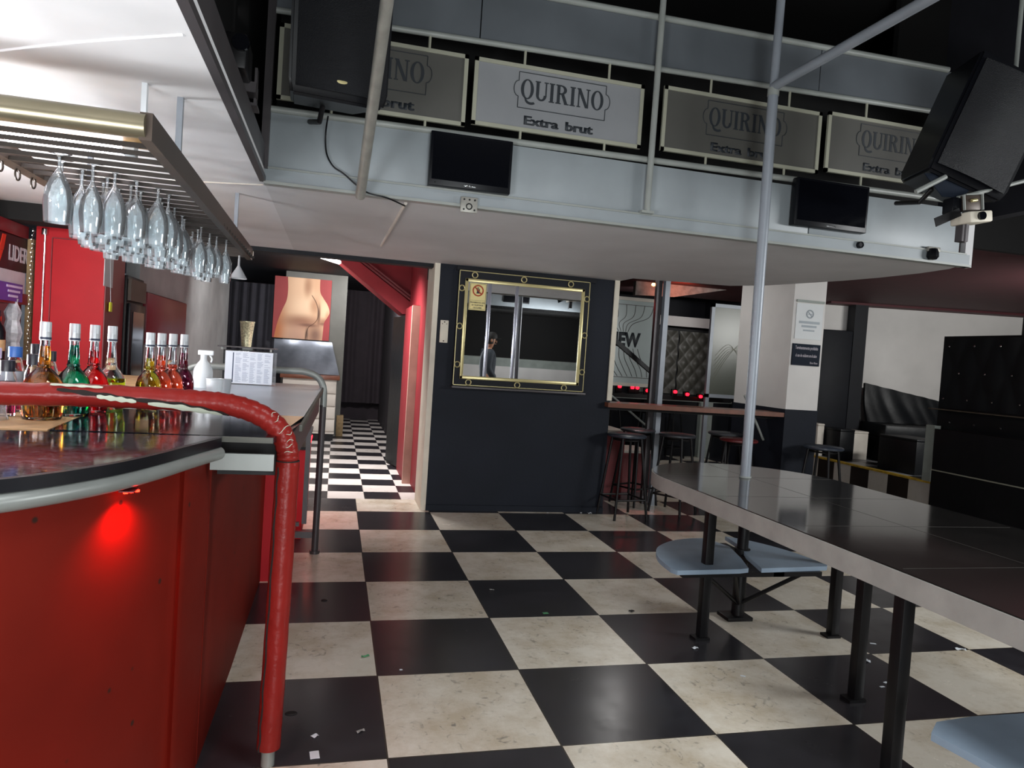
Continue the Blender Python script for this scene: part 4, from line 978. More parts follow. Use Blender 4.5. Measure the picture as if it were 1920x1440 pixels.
def sign(label, x0, x1, z0, z1, dim, blob=True):
    t = T('advertising_sign', label, 'sign', ((x0 + x1) / 2, YF, z0), 'framed signs on the balcony')
    f = MB(); fw = .02
    for a, b in (((x0, YF - .008, z0), (x1, YF + .008, z0 + fw)), ((x0, YF - .008, z1 - fw), (x1, YF + .008, z1)), ((x0, YF - .008, z0), (x0 + fw, YF + .008, z1)), ((x1 - fw, YF - .008, z0), (x1, YF + .008, z1))): f.box(a, b)
    P('frame', f, 'sign_frame', t, smooth=0)
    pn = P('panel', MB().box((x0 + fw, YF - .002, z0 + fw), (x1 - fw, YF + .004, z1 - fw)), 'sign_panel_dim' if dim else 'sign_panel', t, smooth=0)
    xc = (x0 + x1) / 2 + .01; h = z1 - z0
    mb, W = serif_mb('QUIRINO', (xc, YF - .002, z0 + h * .50), (1, 0, 0), (0, 0, 1), h * .29, .0015, .07)
    sc = .455 / W
    for v in mb.bm.verts: v.co.x = xc + (v.co.x - xc) * sc
    P('brand_lettering', mb, 'sign_ink', pn, smooth=0)
    P('sub_lettering', bold_text('Extra', (xc - .014, YF - .002, z0 + h * .115), (1, 0, 0), (0, 0, 1), h * .185, .0015, .024, 1.40, 'RIGHT', .0045), 'sign_ink', pn, smooth=0)
    P('sub_lettering', bold_text('brut', (xc + .024, YF - .002, z0 + h * .115), (1, 0, 0), (0, 0, 1), h * .185, .0015, .024, 1.40, 'LEFT', .0045), 'sign_ink', pn, smooth=0)
    bx0, bx1, bz0, bz1 = xc - .24, xc + .24, z0 + h * .355, z0 + h * .89; zc = z0 + h * .64; rr_ = h * .13
    path = [(bx0, bz0), (bx1, bz0), (bx1, zc - rr_ * .9)] + [(bx1 + rr_ * .55 * math.cos(a), zc + rr_ * .9 * math.sin(a)) for a in [(-90 + 180 * i / 10) * PI / 180 for i in range(11)]] + [(bx1, bz1), (bx0, bz1), (bx0, zc + rr_ * .9)] + [(bx0 - rr_ * .55 * math.cos(a), zc + rr_ * .9 * math.sin(a)) for a in [(90 - 180 * i / 10) * PI / 180 for i in range(11)]] + [(bx0, bz0)]
    bl = MB()
    for (a, b), (c, d) in zip(path, path[1:]):
        if abs(a - c) + abs(b - d) > 1e-5: bl.cyl((a, YF - .003, b), (c, YF - .003, d), .0022, seg=6)
    P('outline', bl, 'sign_ink', pn)
    for fx in (.28, .78):
        xx = x0 + (x1 - x0) * fx
        P('tie_rod', MB().cyl((xx, YF, z1 - .004), (xx, YF, 2.912 + .0227 * (xx + .37)), .007, seg=8), 'sign_frame', t)
        P('tie_rod', MB().cyl((xx, YF, 2.45 + .0094 * (xx + .37)), (xx, YF, z0 + .004), .007, seg=8), 'sign_frame', t)
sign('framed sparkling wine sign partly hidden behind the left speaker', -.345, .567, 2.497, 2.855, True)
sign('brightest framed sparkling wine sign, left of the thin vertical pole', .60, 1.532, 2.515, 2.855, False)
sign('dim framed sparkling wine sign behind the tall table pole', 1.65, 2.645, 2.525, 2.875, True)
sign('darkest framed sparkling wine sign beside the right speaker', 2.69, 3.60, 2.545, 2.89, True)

def tv(label, x0, x1, z0, z1):
    t = T('television', label, 'television', ((x0 + x1) / 2, YF - .03, z0), 'flat televisions on the balcony front')
    cs = P('casing', MB().box((x0, YF - .06, z0), (x1, YF - .01, z1), .006), 'black_plastic', t)
    P('screen', MB().box((x0 + .014, YF - .0615, z0 + .03), (x1 - .014, YF - .058, z1 - .014)), 'screen', t)
    P('logo', text_mb('SAMSUNG', ((x0 + x1) / 2, YF - .0605, z0 + .01), (1, 0, 0), (0, 0, 1), .013, .0005, .02, 1.0), 'chrome', cs, smooth=0)
    P('power_light', MB().box((x0 + .03, YF - .0615, z0 + .012), (x0 + .036, YF - .060, z0 + .018)), 'chrome', cs)
    P('wall_bracket', MB().box((x0 + .12, YF - .012, z0 + .06), (x1 - .12, YF, z1 - .06)), 'black_metal', t)
tv('black flat television on the balcony between the leaning pipe and thin pole', .395, .815, 2.172, 2.44)
tv('black flat television on the balcony right of the tall table pole', 2.48, 2.965, 2.205, 2.475)
ou = T('socket_plate', 'small metal socket plate on the balcony edge below the left television', 'socket', (.61, YF - .01, 2.06))
P('plate', MB().box((.568, YF - .034, 2.062), (.655, YF - .022, 2.14), .003), 'galvanised', ou)
oh = MB()
for a, b in ((.585, 2.126), (.612, 2.126), (.64, 2.126), (.585, 2.076), (.64, 2.076)): oh.cyl((a, YF - .036, b), (a, YF - .03, b), .005, seg=8)
oh.torus((.612, YF - .035, 2.092), .014, .003)
P('screw_hole', oh, 'black_metal', ou)
TH('round_socket', 'small black round connector on the balcony fascia right of the pole', 'socket', MB().cyl((2.96, YF - .03, 2.143), (2.96, YF - .01, 2.143), .02, seg=18).torus((2.96, YF - .03, 2.143), .016, .004), 'black_plastic', (2.96, YF, 2.143))
ds = T('dome_camera', 'dark broken dome fixture at the right end of the balcony fascia', 'camera', (3.48, YF - .02, 2.14))
P('shell', MB().lathe([(0, .034), (.022, .032), (.032, .01), (.034, -.018), (.022, -.034), (0, -.038)], (3.47, YF - .035, 2.14), 7), 'black_plastic', ds)
P('mount', MB().box((3.44, YF - .03, 2.155), (3.53, YF - .01, 2.185), .004), 'galvanised', ds)
# black cable from speaker
TH('speaker_cable', 'black cable drooping from the left speaker down the balcony front', 'cable', MB().tube(smooth_path([(-.10, 3.50, 2.42), (-.108, 3.56, 2.36), (-.10, 3.575, 2.27), (-.066, 3.575, 2.21), (-.012, 3.572, 2.178), (.05, 3.566, 2.13), (.11, 3.562, 2.098), (.2, 3.562, 2.085), (.3, 3.7, 2.085)], 6), .004, 8), 'black_plastic', (0, 3.57, 2.2))

# braces and poles
TH('brace_pipe', 'rusty grey pipe leaning up from the balcony edge in front of the left speaker', 'pipe', MB().tube([(.07, 3.545, 2.075), (.095, 2.85, 2.42), (.115, 2.2, 2.75), (.14, 1.3, 3.2), (.20, -.9, 4.3)], .024, 18), 'galvanised', (.07, 3.545, 2.075))
tp = T('tall_pole', 'grey steel pole rising from the long black table to the ceiling', 'pole', (2.17, 3.35, .78))
P('lower_tube', MB().cyl((2.17, 3.35, .785), (2.158, 3.35, 2.83), .027, seg=20), 'pole_paint', tp)
P('upper_tube', MB().cyl((2.158, 3.35, 2.83), (2.165, 3.35, 4.3), .022, seg=20), 'pole_paint', tp)
P('collar', MB().cyl((2.17, 3.35, .781), (2.17, 3.35, .79), .032, seg=20).cyl((2.158, 3.35, 2.81), (2.158, 3.35, 2.85), .03, seg=20), 'rail_grey', tp)
P('brace_tube', MB().cyl((2.158, 3.345, 2.86), (2.31, -1.655, 2.86), .024, seg=18), 'pole_paint', tp)

# left speaker
ls = T('loudspeaker', 'large black loudspeaker hanging in front of the balcony at left', 'speaker', (-.03, 3.2, 2.4), 'hanging black speakers')
Rs = Matrix.Rotation(math.radians(-14), 3, 'X') @ Matrix.Rotation(math.radians(8), 3, 'Z')
def spk(parent, c, w_, d_, h_, rot, badge=True):
    c = Vector(c)
    def q(x, y, z): return c + rot @ Vector((x, y, z))
    b = MB()
    pts = [(-w_ / 2, -d_ / 2), (w_ / 2, -d_ / 2), (w_ * .36, d_ / 2), (-w_ * .36, d_ / 2)]
    lo = [q(x * .94, y * .9, -h_ / 2) for x, y in pts]; lo2 = [q(x, y, -h_ / 2 + .05) for x, y in pts]; hi = [q(x, y, h_ / 2) for x, y in pts]
    rings = [[b.bm.verts.new(p) for p in r] for r in (lo, lo2, hi)]
    for a, e in zip(rings, rings[1:]):
        for i in range(4): b.bm.faces.new((a[i], a[(i + 1) % 4], e[(i + 1) % 4], e[i]))
    b.bm.faces.new(list(reversed(rings[0]))); b.bm.faces.new(rings[-1])
    bmesh.ops.bevel(b.bm, geom=list(b.bm.edges), offset=.012, segments=2, affect='EDGES')
    P('cabinet', b, 'black_plastic', parent)
    g = MB(); g.grid(lambda u, v: q((u - .5) * w_ * .86, -d_ / 2 - .004 - .03 * math.sin(PI * u) * (.6 + .4 * math.sin(PI * v)), (v - .5) * h_ * .88), 14, 14).solid(.006)
    P('grille', g, 'speaker_grille', parent)
    if badge:
        bd = MB(); bd.lathe([(0, .002), (.02, .001), (.022, -.001), (0, -.002)], (0, 0, 0), 20, 1.0, .38)
        for v in bd.bm.verts: v.co = q(.0 + v.co.x, -d_ / 2 - .030 + v.co.z, -h_ / 2 + .075 + v.co.y)
        P('badge', bd, 'gold', parent)
    P('bracket', MB().cyl(q(-.02, .05, -h_ / 2 + .02), q(-.02, .12, -h_ / 2 - .06), .012, seg=10).cyl(q(-.02, .12, -h_ / 2 - .06), q(-.02, .34, -h_ / 2 - .04), .012, seg=10), 'black_metal', parent)
spk(ls, (-.085, 3.22, 2.67), .42, .32, .56, Matrix.Rotation(math.radians(10), 3, 'X') @ Matrix.Rotation(math.radians(14), 3, 'Z'))
rs = T('loudspeaker', 'large black tilted loudspeaker hanging at the upper right', 'speaker', (3.05, 2.95, 2.35), 'hanging black speakers')
spk(rs, (3.06, 2.98, 2.63), .44, .34, .60, Matrix.Rotation(math.radians(9), 3, 'X') @ Matrix.Rotation(math.radians(17), 3, 'Y') @ Matrix.Rotation(math.radians(-10), 3, 'Z'), False)
# clutter on the left channel: small stage lamp
sl = T('stage_lamp', 'small dark stage lamp on the left ceiling channel', 'lamp', (-.40, 2.95, 2.27))
P('body', MB().box((-.46, 2.80, 2.33), (-.38, 2.98, 2.46), .01), 'black_metal', sl)
P('yoke', MB().box((-.42, 3.0, 2.266), (-.36, 3.10, 2.276)).box((-.375, 3.02, 2.27), (-.365, 3.06, 2.42)).box((-.44, 2.95, 2.30), (-.36, 3.03, 2.34)), 'dark_frame', sl)
P('lens', MB().cyl((-.40, 2.785, 2.42), (-.40, 2.80, 2.42), .03), 'screen', sl)
# dark beams/black drape at upper right
S('wall_upper_drape', MB().box((4.4, 2.4, 2.55), (4.5, 4.55, 4.3)), 'curtain', 0)
dp = TH('drop_pole', 'thin grey pole hanging from dark ceiling at the upper right', 'pole', MB().cyl((3.45, 3.1, 2.97), (3.45, 3.1, 4.3), .011, seg=10), 'rail_grey', (3.45, 3.1, 2.97))

# projector and floodlight at the right
pj = T('projector', 'white projector with a round black lens under the floodlight', 'projector', (3.0, 2.84, 2.15))
Rp = Matrix.Rotation(math.radians(-9), 3, 'Y')
P('body', MB().box((2.925, 2.80, 2.148), (3.06, 2.92, 2.203), .008, Rp), 'cream_paint', pj)
P('lens', MB().cyl((2.985, 2.785, 2.176), (2.985, 2.81, 2.176), .02), 'screen', pj)
P('bracket', MB().box((2.945, 2.86, 2.06), (2.985, 2.90, 2.15)).cyl((2.955, 2.85, 2.05), (2.955, 2.85, 2.15), .005), 'dark_frame', pj)
fl = T('floodlight', 'floodlight with open black barn doors above the projector', 'lamp', (2.98, 2.9, 2.24))
P('reflector', MB().box((2.93, 2.845, 2.212), (3.03, 2.90, 2.285), .004, Rp), 'rack_brown', fl)
P('bulb', MB().cyl((2.965, 2.84, 2.255), (2.995, 2.84, 2.262), .008), 'gold', fl)
P('lamp_frame', MB().box((2.924, 2.838, 2.205), (2.929, 2.85, 2.28), 0, Rp).box((3.033, 2.838, 2.22), (3.038, 2.85, 2.295), 0, Rp).box((2.93, 2.838, 2.287), (3.035, 2.85, 2.292), 0, Rp), 'rail_grey', fl)
P('barn_door', MB().slab([(2.785, 2.87, 2.155), (2.905, 2.85, 2.215), (2.925, 2.85, 2.18), (2.80, 2.87, 2.115)], (0, .004, 0)), 'black_metal', fl)
P('barn_door', MB().slab([(2.76, 2.93, 2.385), (3.06, 2.86, 2.39), (2.96, 2.9, 2.28), (2.87, 2.92, 2.28)], (0, .004, 0)), 'notice_navy', fl)
P('arm', MB().cyl((2.92, 2.88, 2.27), (3.6, 2.75, 2.5), .010, seg=10).cyl((2.70, 2.91, 2.28), (2.84, 2.88, 2.365), .012, seg=10), 'rail_grey', fl)
P('hub', MB().box((2.88, 2.86, 2.19), (2.935, 2.93, 2.27), .01), 'black_plastic', fl)

# =================================================================== LONG TABLE
TX0, TX1, TZ = 1.665, 2.748, .78
cx_, ry = (TX0 + TX1) / 2, .56
arc = [(cx_ + (TX1 - TX0) / 2 * math.cos(a), 3.31 + ry * math.sin(a)) for a in [PI * i / 28 for i in range(29)]]
arc2 = [(cx_ - (TX1 - TX0) / 2 * math.cos(a), 1.15 - .35 * math.sin(a)) for a in [PI * i / 20 for i in range(21)]]
tb = T('long_table', 'long black tiled table with grey rounded rim in the hall', 'table', (2.2, 2.4, 0))
outl = arc + arc2
def shrink(pts, k):
    return [(cx_ + (x - cx_) * (1 - k / .54), y + (k if y < 2 else -k) * (1 if (y > 3.31 or y < 1.15) else 0)) for x, y in pts]
P('table_top', MB().prism(shrink(outl, .006), .74, TZ), 'table_top', tb)
P('rim', MB().prism(outl, .703, .776), 'table_edge', tb, 'worn pale grey rim')
P('under_frame', MB().box((1.85, 1.2, .675), (1.89, 3.3, .705)).box((2.53, 1.2, .675), (2.57, 3.3, .705)).box((1.85, 2.43, .675), (2.57, 2.47, .705)), 'black_metal', tb)
jt = MB()
for yj in (1.35, 1.75, 2.28, 2.83, 3.36): jt.box((TX0 + .03, yj - .001, .7795), (TX1 - .03, yj + .001, .7804))
jt.box((cx_ - .001, .95, .7795), (cx_ + .001, 3.8, .7804))
P('tile_joint', jt, 'joint', tb, smooth=0)
for (lx, ly) in ((1.853, 3.131), (2.592, 3.10), (2.195, 2.459), (1.79, 1.83)):
    P('leg', MB().box((lx - .022, ly - .022, .012), (lx + .022, ly + .022, .705), .002).box((lx - .05, ly - .03, 0), (lx + .03, ly + .03, .012)), 'black_metal', tb)
def pedestal(px, py):
    P('pedestal', MB().cyl((px, py, .02), (px, py, .33), .034).cyl((px, py, .33), (px, py, .58), .030).cyl((px, py, .34), (px, py, .385), .042).cyl((px, py, .58), (px, py, .69), .036, .085).box((px - .12, py - .12, .688), (px + .12, py + .12, .704)), 'black_metal', tb)
    P('floor_plate', MB().box((px - .09, py - .06, 0), (px + .06, py + .06, .02), .003), 'black_metal', tb)
pedestal(2.213, 3.388)
def wedge(pts, z=.38, th=.022):
    return MB().prism(pts, z - th, z)
L1 = sp2([(2.10, 3.22), (2.035, 3.05)], 1) + sp2([(1.98, 3.035), (1.635, 3.022)], 1) + sp2([(1.62, 3.06), (1.64, 3.24), (1.72, 3.42), (1.86, 3.55), (2.0, 3.61), (2.12, 3.62)], 6) + [(2.165, 3.44)]
P('seat', wedge(L1), 'seat_blue', tb, 'grey blue fan shaped seat board')
R1 = [(2.165, 3.27), (2.105, 3.045), (2.50, 3.07)] + sp2([(2.52, 3.09), (2.50, 3.28), (2.44, 3.45), (2.36, 3.58), (2.27, 3.66)], 6) + [(2.24, 3.45)]
P('seat', wedge(R1), 'seat_blue', tb, 'grey blue fan shaped seat board')
P('seat_frame', MB().box((1.68, 3.05, .335), (2.46, 3.08, .357)).box((2.18, 3.05, .335), (2.24, 3.6, .357)), 'black_metal', tb)
for (qx, qy) in ((1.82, 3.12), (1.98, 3.08), (2.44, 3.12)):
    P('seat_brace', MB().cyl((2.205, 3.375, .08), (qx, qy, .345), .011, seg=8), 'black_metal', tb)
# second group of seats nearer the camera
P('seat', wedge([(1.652, 1.56), (1.70, 1.30), (1.76, 1.10), (2.1, 1.05), (2.12, 1.62), (1.86, 1.625), (1.72, 1.61)]), 'seat_blue', tb, 'grey blue seat board nearest the camera')
P('seat_frame', MB().box((1.74, 1.30, .335), (2.2, 1.33, .357)).box((1.74, 1.25, .25), (1.77, 1.33, .357)), 'black_metal', tb)
pedestal(2.213, 1.3)

# =================================================================== STOOLS
def stool(label, x, y, seatm, rot=0, h=.74, r=.172, split=.16, group='bar stools under the ledge'):
    t = T('bar_stool', label, 'stool', (x, y, 0), group)
    P('seat', MB().lathe([(0, h - .028), (r * .95, h - .028), (r, h - .02), (r, h - .008), (r * .93, h), (0, h + .004)], (x, y, 0), 32), seatm, t)
    top_, bot_ = .10, split
    for k in range(4):
        a = rot + PI / 4 + k * PI / 2
        p1 = (x + top_ * math.cos(a) * 1.3, y + top_ * math.sin(a) * 1.3, h - .026); p0 = (x + bot_ * 1.42 * math.cos(a), y + bot_ * 1.42 * math.sin(a), 0)
        P('leg', MB().cyl(p0, p1, .0115, seg=10), 'black_metal', t)
    c = []
    for k in range(4):
        a = rot + PI / 4 + k * PI / 2; f = .24
        rr_ = bot_ * 1.42 + (top_ * 1.3 - bot_ * 1.42) * f
        c.append(Vector((x + rr_ * math.cos(a), y + rr_ * math.sin(a), (h - .026) * f)))
    fr_ = MB()
    for k in range(4): fr_.cyl(c[k], c[(k + 1) % 4], .009, seg=8)
    P('footrest', fr_, 'black_metal', t)
    P('seat_ring', MB().torus((x, y, h - .05), .115, .008, 'z', 24, 8), 'black_metal', t)
    return t
s1 = stool('black bar stool with worn grey seat, nearest the mirror wall', 2.545, 5.80, 'stool_navy', .12)
def stool_copy(src, x, y, rot, label, m=None):
    r = dup(src, (x, y, 0), rot, label)
    if m:
        for c in r.children:
            if c.name.startswith('seat') and 'ring' not in c.name:
                c.data = c.data.copy(); c.data.materials[0] = MT[m]
    return r
stool_copy(s1, 2.90, 6.36, .3, 'dark bar stool behind the stool nearest the mirror wall, partly covered', 'stool_vinyl')
stool_copy(s1, 3.14, 6.0, .5, 'black bar stool just right of the steel post, seat tinged with red light', 'stool_vinyl')
stool_copy(s1, 3.86, 6.36, .2, 'black stool left of the tall pole behind the reddish seat', 'stool_vinyl')
stool_copy(s1, 3.66, 5.80, .7, 'bar stool with dull red seat crossed by the tall pole', 'stool_red')
stool_copy(s1, 4.30, 5.45, .35, 'bar stool with blue grey seat in front of the white column', 'stool_navy')
stool_copy(s1, 4.02, 9.85, .2, 'far stool lit red under the wooden ledge, behind the grey one', 'stool_bright')
stool_copy(s1, 4.47, 9.45, .6, 'far stool with pale grey seat under the wooden ledge', 'stool_vinyl')
stool_copy(s1, 4.98, 9.75, .4, 'far red stool beyond the steel post', 'stool_bright')

# =================================================================== LEDGE, POST AND REAR ROOM
lg = T('wooden_ledge', 'brown varnished wooden bar ledge between mirror wall and white column', 'ledge', (3.2, 5.95, 1.0))
P('board', MB().hexa([(2.37, 5.86, .965), (4.10, 5.72, .965), (4.12, 6.02, .965), (2.37, 6.14, .965), (2.37, 5.86, 1.005), (4.10, 5.72, 1.005), (4.12, 6.02, 1.005), (2.37, 6.14, 1.005)]), 'wood_ledge', lg)
P('bracket', MB().cyl((3.78, 5.95, 1.14), (4.02, 5.95, .72), .012, seg=10), 'rail_grey', lg)
P('under_rail', MB().hexa([(2.43, 5.98, .935), (4.07, 5.86, .935), (4.07, 5.90, .935), (2.43, 6.02, .935), (2.43, 5.98, .966), (4.07, 5.86, .966), (4.07, 5.90, .966), (2.43, 6.02, .966)]), 'black_metal', lg)
S('trim_18', MB().box((3.045, 6.28, 0), (3.095, 6.34, 2.3)), 'pole_paint', 0)
S('trim_19', MB().box((2.99, 6.35, 0), (3.045, 6.40, 2.3)), 'dark_frame', 0)
hr = T('stair_handrail', 'black sloping handrail behind the ledge by the mirror wall', 'handrail', (2.8, 6.62, 1.4))
P('rail', MB().slab([(2.535, 6.6, 1.674), (2.566, 6.6, 1.71), (3.11, 6.6, 1.325), (3.11, 6.6, 1.279)], (0, .04, 0)), 'black_metal', hr)
P('rail', MB().slab([(2.535, 6.6, 1.268), (2.556, 6.6, 1.299), (2.689, 6.6, 1.197), (2.669, 6.6, 1.161)], (0, .04, 0)), 'black_metal', hr)
P('lower_rail', MB().cyl((2.546, 6.6, 1.145), (3.141, 6.6, 0.719), .010, seg=10), 'rail_grey', hr)
P('post', MB().box((2.53, 6.59, 0), (2.58, 6.65, 2.2)), 'dark_frame', hr)
rb = T('red_steps', 'dark red stair base with pale top behind the front stools', 'stairs', (2.8, 6.9, 0))
P('side', MB().box((2.48, 6.70, 0), (2.92, 7.4, .65)).box((2.92, 6.95, 0), (3.34, 7.4, .42)), 'red_dark', rb)
P('tread', MB().box((2.47, 6.69, .65), (2.93, 7.4, .68)).box((2.93, 6.94, .42), (3.35, 7.4, .45)), 'white_panel', rb)
def window(name, label, x0, x1, z0, z1, y, fm, pm, txt=None, mull=.03):
    t = T(name, label, 'glass panel', ((x0 + x1) / 2, y, z0))
    f = MB(); e = mull
    for a, b in (((x0, y - .02, z0), (x1, y + .02, z0 + e)), ((x0, y - .02, z1 - e), (x1, y + .02, z1)), ((x0, y - .02, z0), (x0 + e, y + .02, z1)), ((x1 - e, y - .02, z0), (x1, y + .02, z1))): f.box(a, b)
    P('frame', f, fm, t, smooth=0)
    P('pane', MB().box((x0 + e, y - .004, z0 + e), (x1 - e, y + .004, z1 - e)), pm, t, smooth=0)
    for xx in (x0, x1 - .05): P('leg', MB().box((xx, y - .02, 0), (xx + .05, y + .02, z0)), fm, t)
    return t
wn = window('etched_screen', 'pale etched glass screen with NEW lettering in a white frame', 2.98, 3.80, 1.10, 2.18, 8.0, 'white_panel', 'frosted', None, .04)
P('lettering', text_mb('NEW', (3.37, 7.995, 1.59), (1, 0, 0), (0, 0, 1), .225, .002, .05, .80), 'sign_ink', wn, smooth=0)
for k in range(7):
    x0 = 3.08 + k * .1
    P('etched_line', MB().tube(smooth_path([(3.33 + (k - 3) * .03, 7.994, 1.76), (3.30 + (k - 3) * .06, 7.994, 1.86), (x0, 7.994, 1.95), (x0 + .02 * (k - 3), 7.994, 2.09)], 5), .0035, 5), 'sign_panel_dim', wn)
    P('etched_line', MB().tube(smooth_path([(3.20 + k * .06, 7.994, 1.56), (3.19 + k * .07, 7.994, 1.44), (3.24 + k * .075, 7.994, 1.32), (3.32 + k * .065, 7.994, 1.22)], 5), .0035, 5), 'sign_panel_dim', wn)
for zz in (2.0885, 1.2085): P('etched_line', MB().box((3.02, 7.993, zz - .0035), (3.76, 7.996, zz + .0035)), 'sign_panel_dim', wn)
w2 = window('smoked_screen', 'dark smoked glass screen in a grey frame before the tufted wall', 4.52, 5.4, 1.02, 2.2, 8.0, 'pole_paint', 'smoked', None, .045)
for k in range(6): P('etched_line', MB().tube(smooth_path([(4.62, 7.993, 1.25 + k * .06), (4.8, 7.993, 1.55 + .03 * k), (5.0, 7.993, 1.75 - .05 * k), (5.3, 7.993, 1.85 - .12 * k)], 5), .002, 5), 'sign_frame', w2)
tw = T('tufted_wall_panel', 'grey button tufted wall panel in the rear booth', 'panel', (5.1, 10.5, 1.0))
def tuft_fn(x0, x1, z0, z1, y, nx, nz, depth):
    def f(u, v):
        X = u * nx; Z = v * nz
        d1 = math.sin(PI * (X + Z)) ** 2 * math.sin(PI * (X - Z)) ** 2
        return Vector((x0 + (x1 - x0) * u, y - depth * (d1 ** .5), z0 + (z1 - z0) * v))
    return f
P('cushion', MB().grid(tuft_fn(4.7, 5.42, .95, 1.98, 10.6, 3, 4, .028), 40, 48), 'grey_vinyl', tw)
P('cushion', MB().grid(tuft_fn(5.45, 6.1, .95, 1.98, 10.6, 3, 4, .028), 40, 48), 'grey_vinyl', tw)
P('backing', MB().box((4.68, 10.6, .9), (6.1, 10.66, 2.02)), 'black_metal', tw)
S('trim_20', MB().box((4.6, 10.62, 2.06), (6.1, 10.7, 2.22)), 'white_wall', 0)
hb = T('rear_bar', 'dark low bar front in the rear room beyond the ledge', 'bar counter', (4.9, 10.2, 0))
P('front', MB().box((4.62, 10.0, 0), (6.1, 10.1, .86)), 'black_paint', hb)
P('top', MB().box((3.4, 9.95, .86), (6.1, 10.4, .89)), 'light_grey', hb)
P('end_post', MB().box((5.55, 9.9, 0), (5.75, 10.0, .86)), 'light_grey', hb)
for k, (lx, lz) in enumerate(((3.62, 1.075), (3.80, 1.07), (3.87, 1.07), (4.02, 1.04), (4.08, 1.04), (4.42, 1.045), (4.60, 1.02), (4.80, 1.0))):
    tq = T('led_lamp', 'small red LED light, %s from the left in the row behind the ledge' % ORD[k], 'lamp', (lx, 8.6, lz), 'row of red LED lights')
    P('lens', MB().lathe([(0, -.022), (.018, -.018), (.026, 0), (.018, .018), (0, .022)], (lx, 8.6, lz), 12), 'led_red_far', tq)
    P('housing', MB().box((lx - .04, 8.62, .99), (lx + .04, 8.66, lz + .035), .005), 'black_plastic', tq)
S('trim_21', MB().box((3.5, 8.66, .93), (5.3, 8.72, .99)), 'black_metal', 0)
spot('rear_red_light', (2.98, 6.44, 2.09), (2.98, 5.75, 0), 26, (1, .05, .05), .52, .7)
ol = T('ceiling_bulb', 'small orange bulb glowing at the mezzanine edge over the ledge', 'lamp', (3.03, 6.5, 2.2))
P('bulb', MB().lathe([(0, -.02), (.02, -.012), (.022, 0), (.012, .012), (0, .014)], (3.0, 6.46, 2.165), 14), 'lamp_orange', ol)
P('stem', MB().cyl((3.0, 6.46, 2.175), (3.0, 6.46, 2.55), .006), 'black_metal', ol)
S('wall_brick', MB().slab([(3.7, 8.5, 2.27), (4.25, 8.5, 2.29), (5.25, 8.5, 2.5), (5.25, 8.5, 2.56), (3.7, 8.5, 2.56)], (0, .08, 0)), 'brick_grey', 0)
spot('brick_red_light', (4.2, 8.1, 2.30), (4.25, 8.5, 2.42), 9.0, (1, .2, .08), 2.2, .6)
TH('smoke_detector', 'small white box lamp at the rear room ceiling by mirror wall', 'lamp', MB().box((2.75, 7.0, 2.28), (2.98, 7.1, 2.34), .01).box((2.8, 7.02, 2.34), (2.93, 7.08, 2.55)), 'white_plastic', (2.85, 7.05, 2.28))
# notices on column
n1 = T('wall_notice', 'faint white no smoking notice on the column', 'sign', (4.24, 5.715, 1.7))
nsh = P('sheet', MB().box((4.10, 5.712, 1.70), (4.385, 5.719, 2.03)), 'notice_sheet', n1)
cm = MB(); cm.torus((4.245, 5.711, 1.935), .035, .006); cm.cyl((4.222, 5.711, 1.958), (4.268, 5.711, 1.912), .004, seg=6); cm.box((4.225, 5.709, 1.93), (4.265, 5.711, 1.938))
P('symbol', cm, 'notice_ink', nsh)
tn = MB(); tn.box((4.135, 5.710, 1.845), (4.355, 5.712, 1.868)).box((4.165, 5.710, 1.81), (4.325, 5.712, 1.83)).box((4.185, 5.710, 1.775), (4.305, 5.712, 1.79))
P('text_line', tn, 'notice_ink', nsh)
P('hanger_bar', MB().box((4.095, 5.705, 2.04), (4.39, 5.718, 2.062)), 'light_grey', n1)
n2 = T('wall_notice', 'small black notice board with white handwriting on the column', 'sign', (4.24, 5.715, 1.45))
nbd = P('board', MB().box((4.088, 5.706, 1.455), (4.382, 5.719, 1.655)), 'notice_navy', n2)
P('lettering', text_mb('Terminantemente prohibido', (4.235, 5.7055, 1.605), (1, 0, 0), (0, 0, 1), .042, .001, .012, .50), 'poster_white', nbd, smooth=0)
P('lettering', text_mb('el uso de celulares en el salon', (4.235, 5.7055, 1.535), (1, 0, 0), (0, 0, 1), .042, .001, .012, .45), 'poster_white', nbd, smooth=0)
P('lettering', text_mb('Don Rino', (4.32, 5.7055, 1.475), (1, 0, 0), (0, 0, 1), .026, .001, .01, .8), 'poster_white', nbd, smooth=0)

# =================================================================== LOUNGE (right)
bt = T('lounge_booth', 'black booth front with pale trim line at the right edge', 'booth', (6.35, 5.3, 0))
P('front_panel', MB().box((6.33, 3.6, 0), (6.345, 6.27, .435)).box((6.33, 3.6, .45), (6.345, 6.27, .89)), 'black_vinyl', bt)
P('trim_line', MB().box((6.322, 3.6, .437), (6.346, 6.27, .449)), 'sign_frame', bt)
P('shelf', MB().box((6.36, 3.6, 1.095), (6.46, 6.42, 1.107)), 'shelf_brown', bt)
P('corner_post', MB().box((6.34, 6.285, .3), (6.42, 6.40, .92)), 'light_grey', bt, 'grey post at the booth corner')
pd = T('tufted_backrest', 'black tufted headboard with silver studs above the booth', 'backrest', (6.45, 5.8, 1.1))
def tb_fn(u, v):
    X = u * 4; Z = v * 2
    y_ = 6.37 - u * 1.25; z_ = 1.12 + v * .76
    d = (math.sin(PI * (X / 1 + Z / 1 * .5)) ** 2 * math.sin(PI * (X - Z * .5)) ** 2) ** .5
    return Vector((6.47 - .016 * d, y_, z_))
P('cushion', MB().grid(tb_fn, 48, 30).solid(.006), 'black_vinyl', pd)
P('frame', MB().box((6.47, 4.6, .88), (6.53, 6.39, 1.90)), 'black_metal', pd)
